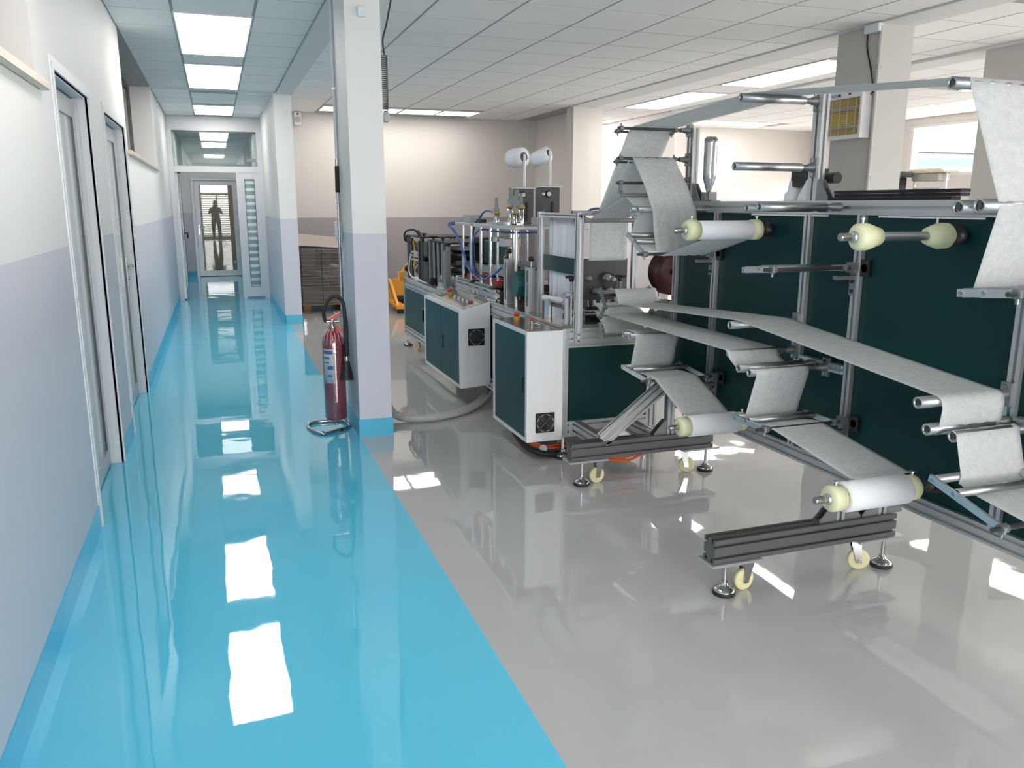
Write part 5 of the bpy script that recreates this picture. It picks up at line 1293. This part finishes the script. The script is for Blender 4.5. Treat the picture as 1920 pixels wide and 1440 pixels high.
k = MB(); k.cbox((tx-.104, 5.72, tz1-.034), (tx-.10, 5.74, tz1-.02), .001); k.cbox((tx-.104, 5.60, tz1-.032), (tx-.10, 5.625, tz1-.018), .001); k.build('switch', 'rubber', tr)
pw = thing('power_cable', 'black power cable hanging from a junction box to the insect trap', 'cable', (4.94, 5.45, 2.4))
MB().tube(smooth([(4.93, 5.56, 2.90), (4.94, 5.57, 2.80), (4.935, 5.50, 2.62), (4.935, 5.47, 2.52), (4.93, 5.44, 2.47), (4.92, 5.46, 2.43)], 6), .006, 8).build('cable', 'rubber', pw)
MB().cbox((4.90, 5.42, 2.89), (4.95, 5.58, 2.955), .006).build('junction_box', 'paper', pw)
c2 = thing('conduit', 'grey conduit running down the corner of the trap pillar', 'conduit', (4.94, 5.43, 0))
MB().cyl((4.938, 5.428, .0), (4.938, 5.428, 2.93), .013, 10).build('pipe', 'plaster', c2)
for z in (1.78, 2.62): MB().box((4.92, 5.41, z), (4.952, 5.44, z+.03)).build('pipe_clip', 'pcb', c2)
c3 = thing('conduit', 'thin conduit beside the far pillar behind the thread spools', 'conduit', (4.94, 11.36, 0))
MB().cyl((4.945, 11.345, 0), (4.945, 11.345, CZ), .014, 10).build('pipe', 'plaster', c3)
# sewing head / welding machine seen past the pillar
wm = thing('welding_machine', 'dark arm machine on a stand with an orange beacon behind the frame', 'machine', (8.4, 9.3, 0))
WX, WY = 8.35, 8.9
MB().cbox((WX-.06, WY-.35, 0), (WX+.06, WY-.25, 1.93), .01).build('column', 'rubber', wm)
MB().cbox((WX-.12, WY-.45, 1.93), (WX+.085, WY+.22, 2.0), .02).build('arm', 'dsteel', wm)
MB().cyl((WX, WY-.1, 2.0), (WX, WY-.1, 2.13), .03, 14).build('beacon', 'yellow', wm)
MB().cbox((WX-.15, WY-.45, 0), (WX+.08, WY-.15, .06), .01).build('base', 'dsteel', wm)
lm = thing('desk_lamp_unit', 'ivory overhead unit with a grey body on a white rack behind the frame', 'machine', (8.9, 8.4, 0))
MB().cbox((8.45, 8.05, 1.98), (8.75, 8.60, 2.035), .02).build('cover', 'ivory', lm)
MB().cbox((8.5, 8.15, 1.88), (8.7, 8.58, 1.978), .01).build('body', 'trapgrey', lm)
f = MB()
for y in (8.12, 8.62): f.cyl((8.6, y, 0), (8.6, y, 1.98), .015, 8)
f.build('rack_post', 'white', lm)
for k_ in range(6): MB().cbox((8.55, 8.16+.075*k_, 1.66), (8.65, 8.21+.075*k_, 1.80), .004).build('holder', 'pcb', lm)
MB().box((8.5, 8.1, 1.64), (8.7, 8.64, 1.66)).build('shelf', 'white', lm)

# entrance shutter behind the viewer, seen mirrored in the end door
sh = sthing('window_4', 'louvred entrance shutter behind the viewer', 'shutter', (.1, -2.3, 0))
for k_ in range(22): MB().box((-.55, -2.34, .12+.085*k_), (.75, -2.31, .160+.085*k_)).build('slat', 'board', sh)
f = MB(); f.box((-.55, -2.36, 1.98), (.75, -2.28, 2.08)); f.box((.08, -2.36, 0), (.14, -2.28, 1.98)); f.box((-.55, -2.36, 0), (.75, -2.28, .10)); f.build('shutter_frame', 'board', sh)

# the photographer, standing behind the viewpoint and seen only in the mirror glass
pn = thing('person', 'person in dark clothes standing behind the viewpoint, mirrored in the end door', 'person', (.02, -.55, 0))
def skin_body(name, V, E, m, par):
    me = bpy.data.meshes.new(name); me.from_pydata([v[:3] for v in V], E, []); me.materials.append(M[m])
    o = bpy.data.objects.new(name, me); COL.objects.link(o); o.parent = par; o.location = (0, 0, 0)
    sk = o.modifiers.new('skin', 'SKIN'); sk.use_smooth_shade = True
    for i, v in enumerate(V):
        me.skin_vertices[0].data[i].radius = (v[3]*1.22, v[4]*1.2); me.skin_vertices[0].data[i].use_root = (i == 0)
    sb = o.modifiers.new('sub', 'SUBSURF'); sb.levels = 1; sb.render_levels = 1
    return o
PV = [(0,0,.92,.15,.11), (0,0,1.12,.145,.10), (0,0,1.30,.17,.11), (0,0,1.41,.12,.08), (0,.01,1.48,.055,.055), (0,.03,1.56,.075,.09), (0,.03,1.68,.072,.088), (0,.02,1.74,.03,.03),
      (-.19,0,1.37,.058,.058), (-.27,.03,1.14,.045,.045), (-.13,.24,1.30,.034,.034), (-.08,.30,1.38,.030,.018),
      (.19,0,1.37,.058,.058), (.28,.03,1.14,.045,.045), (.16,.25,1.32,.034,.034), (.11,.31,1.39,.030,.018),
      (-.10,0,.84,.095,.10), (-.12,.01,.48,.065,.068), (-.13,-.01,.10,.045,.048), (-.14,.14,.045,.042,.035),
      (.10,0,.84,.095,.10), (.13,.01,.48,.065,.068), (.15,-.01,.10,.045,.048), (.17,.14,.045,.042,.035)]
PE = [(0,1),(1,2),(2,3),(3,4),(4,5),(5,6),(6,7),(3,8),(8,9),(9,10),(10,11),(3,12),(12,13),(13,14),(14,15),(0,16),(16,17),(17,18),(18,19),(0,20),(20,21),(21,22),(22,23)]
skin_body('body', PV, PE, 'cloth', pn)
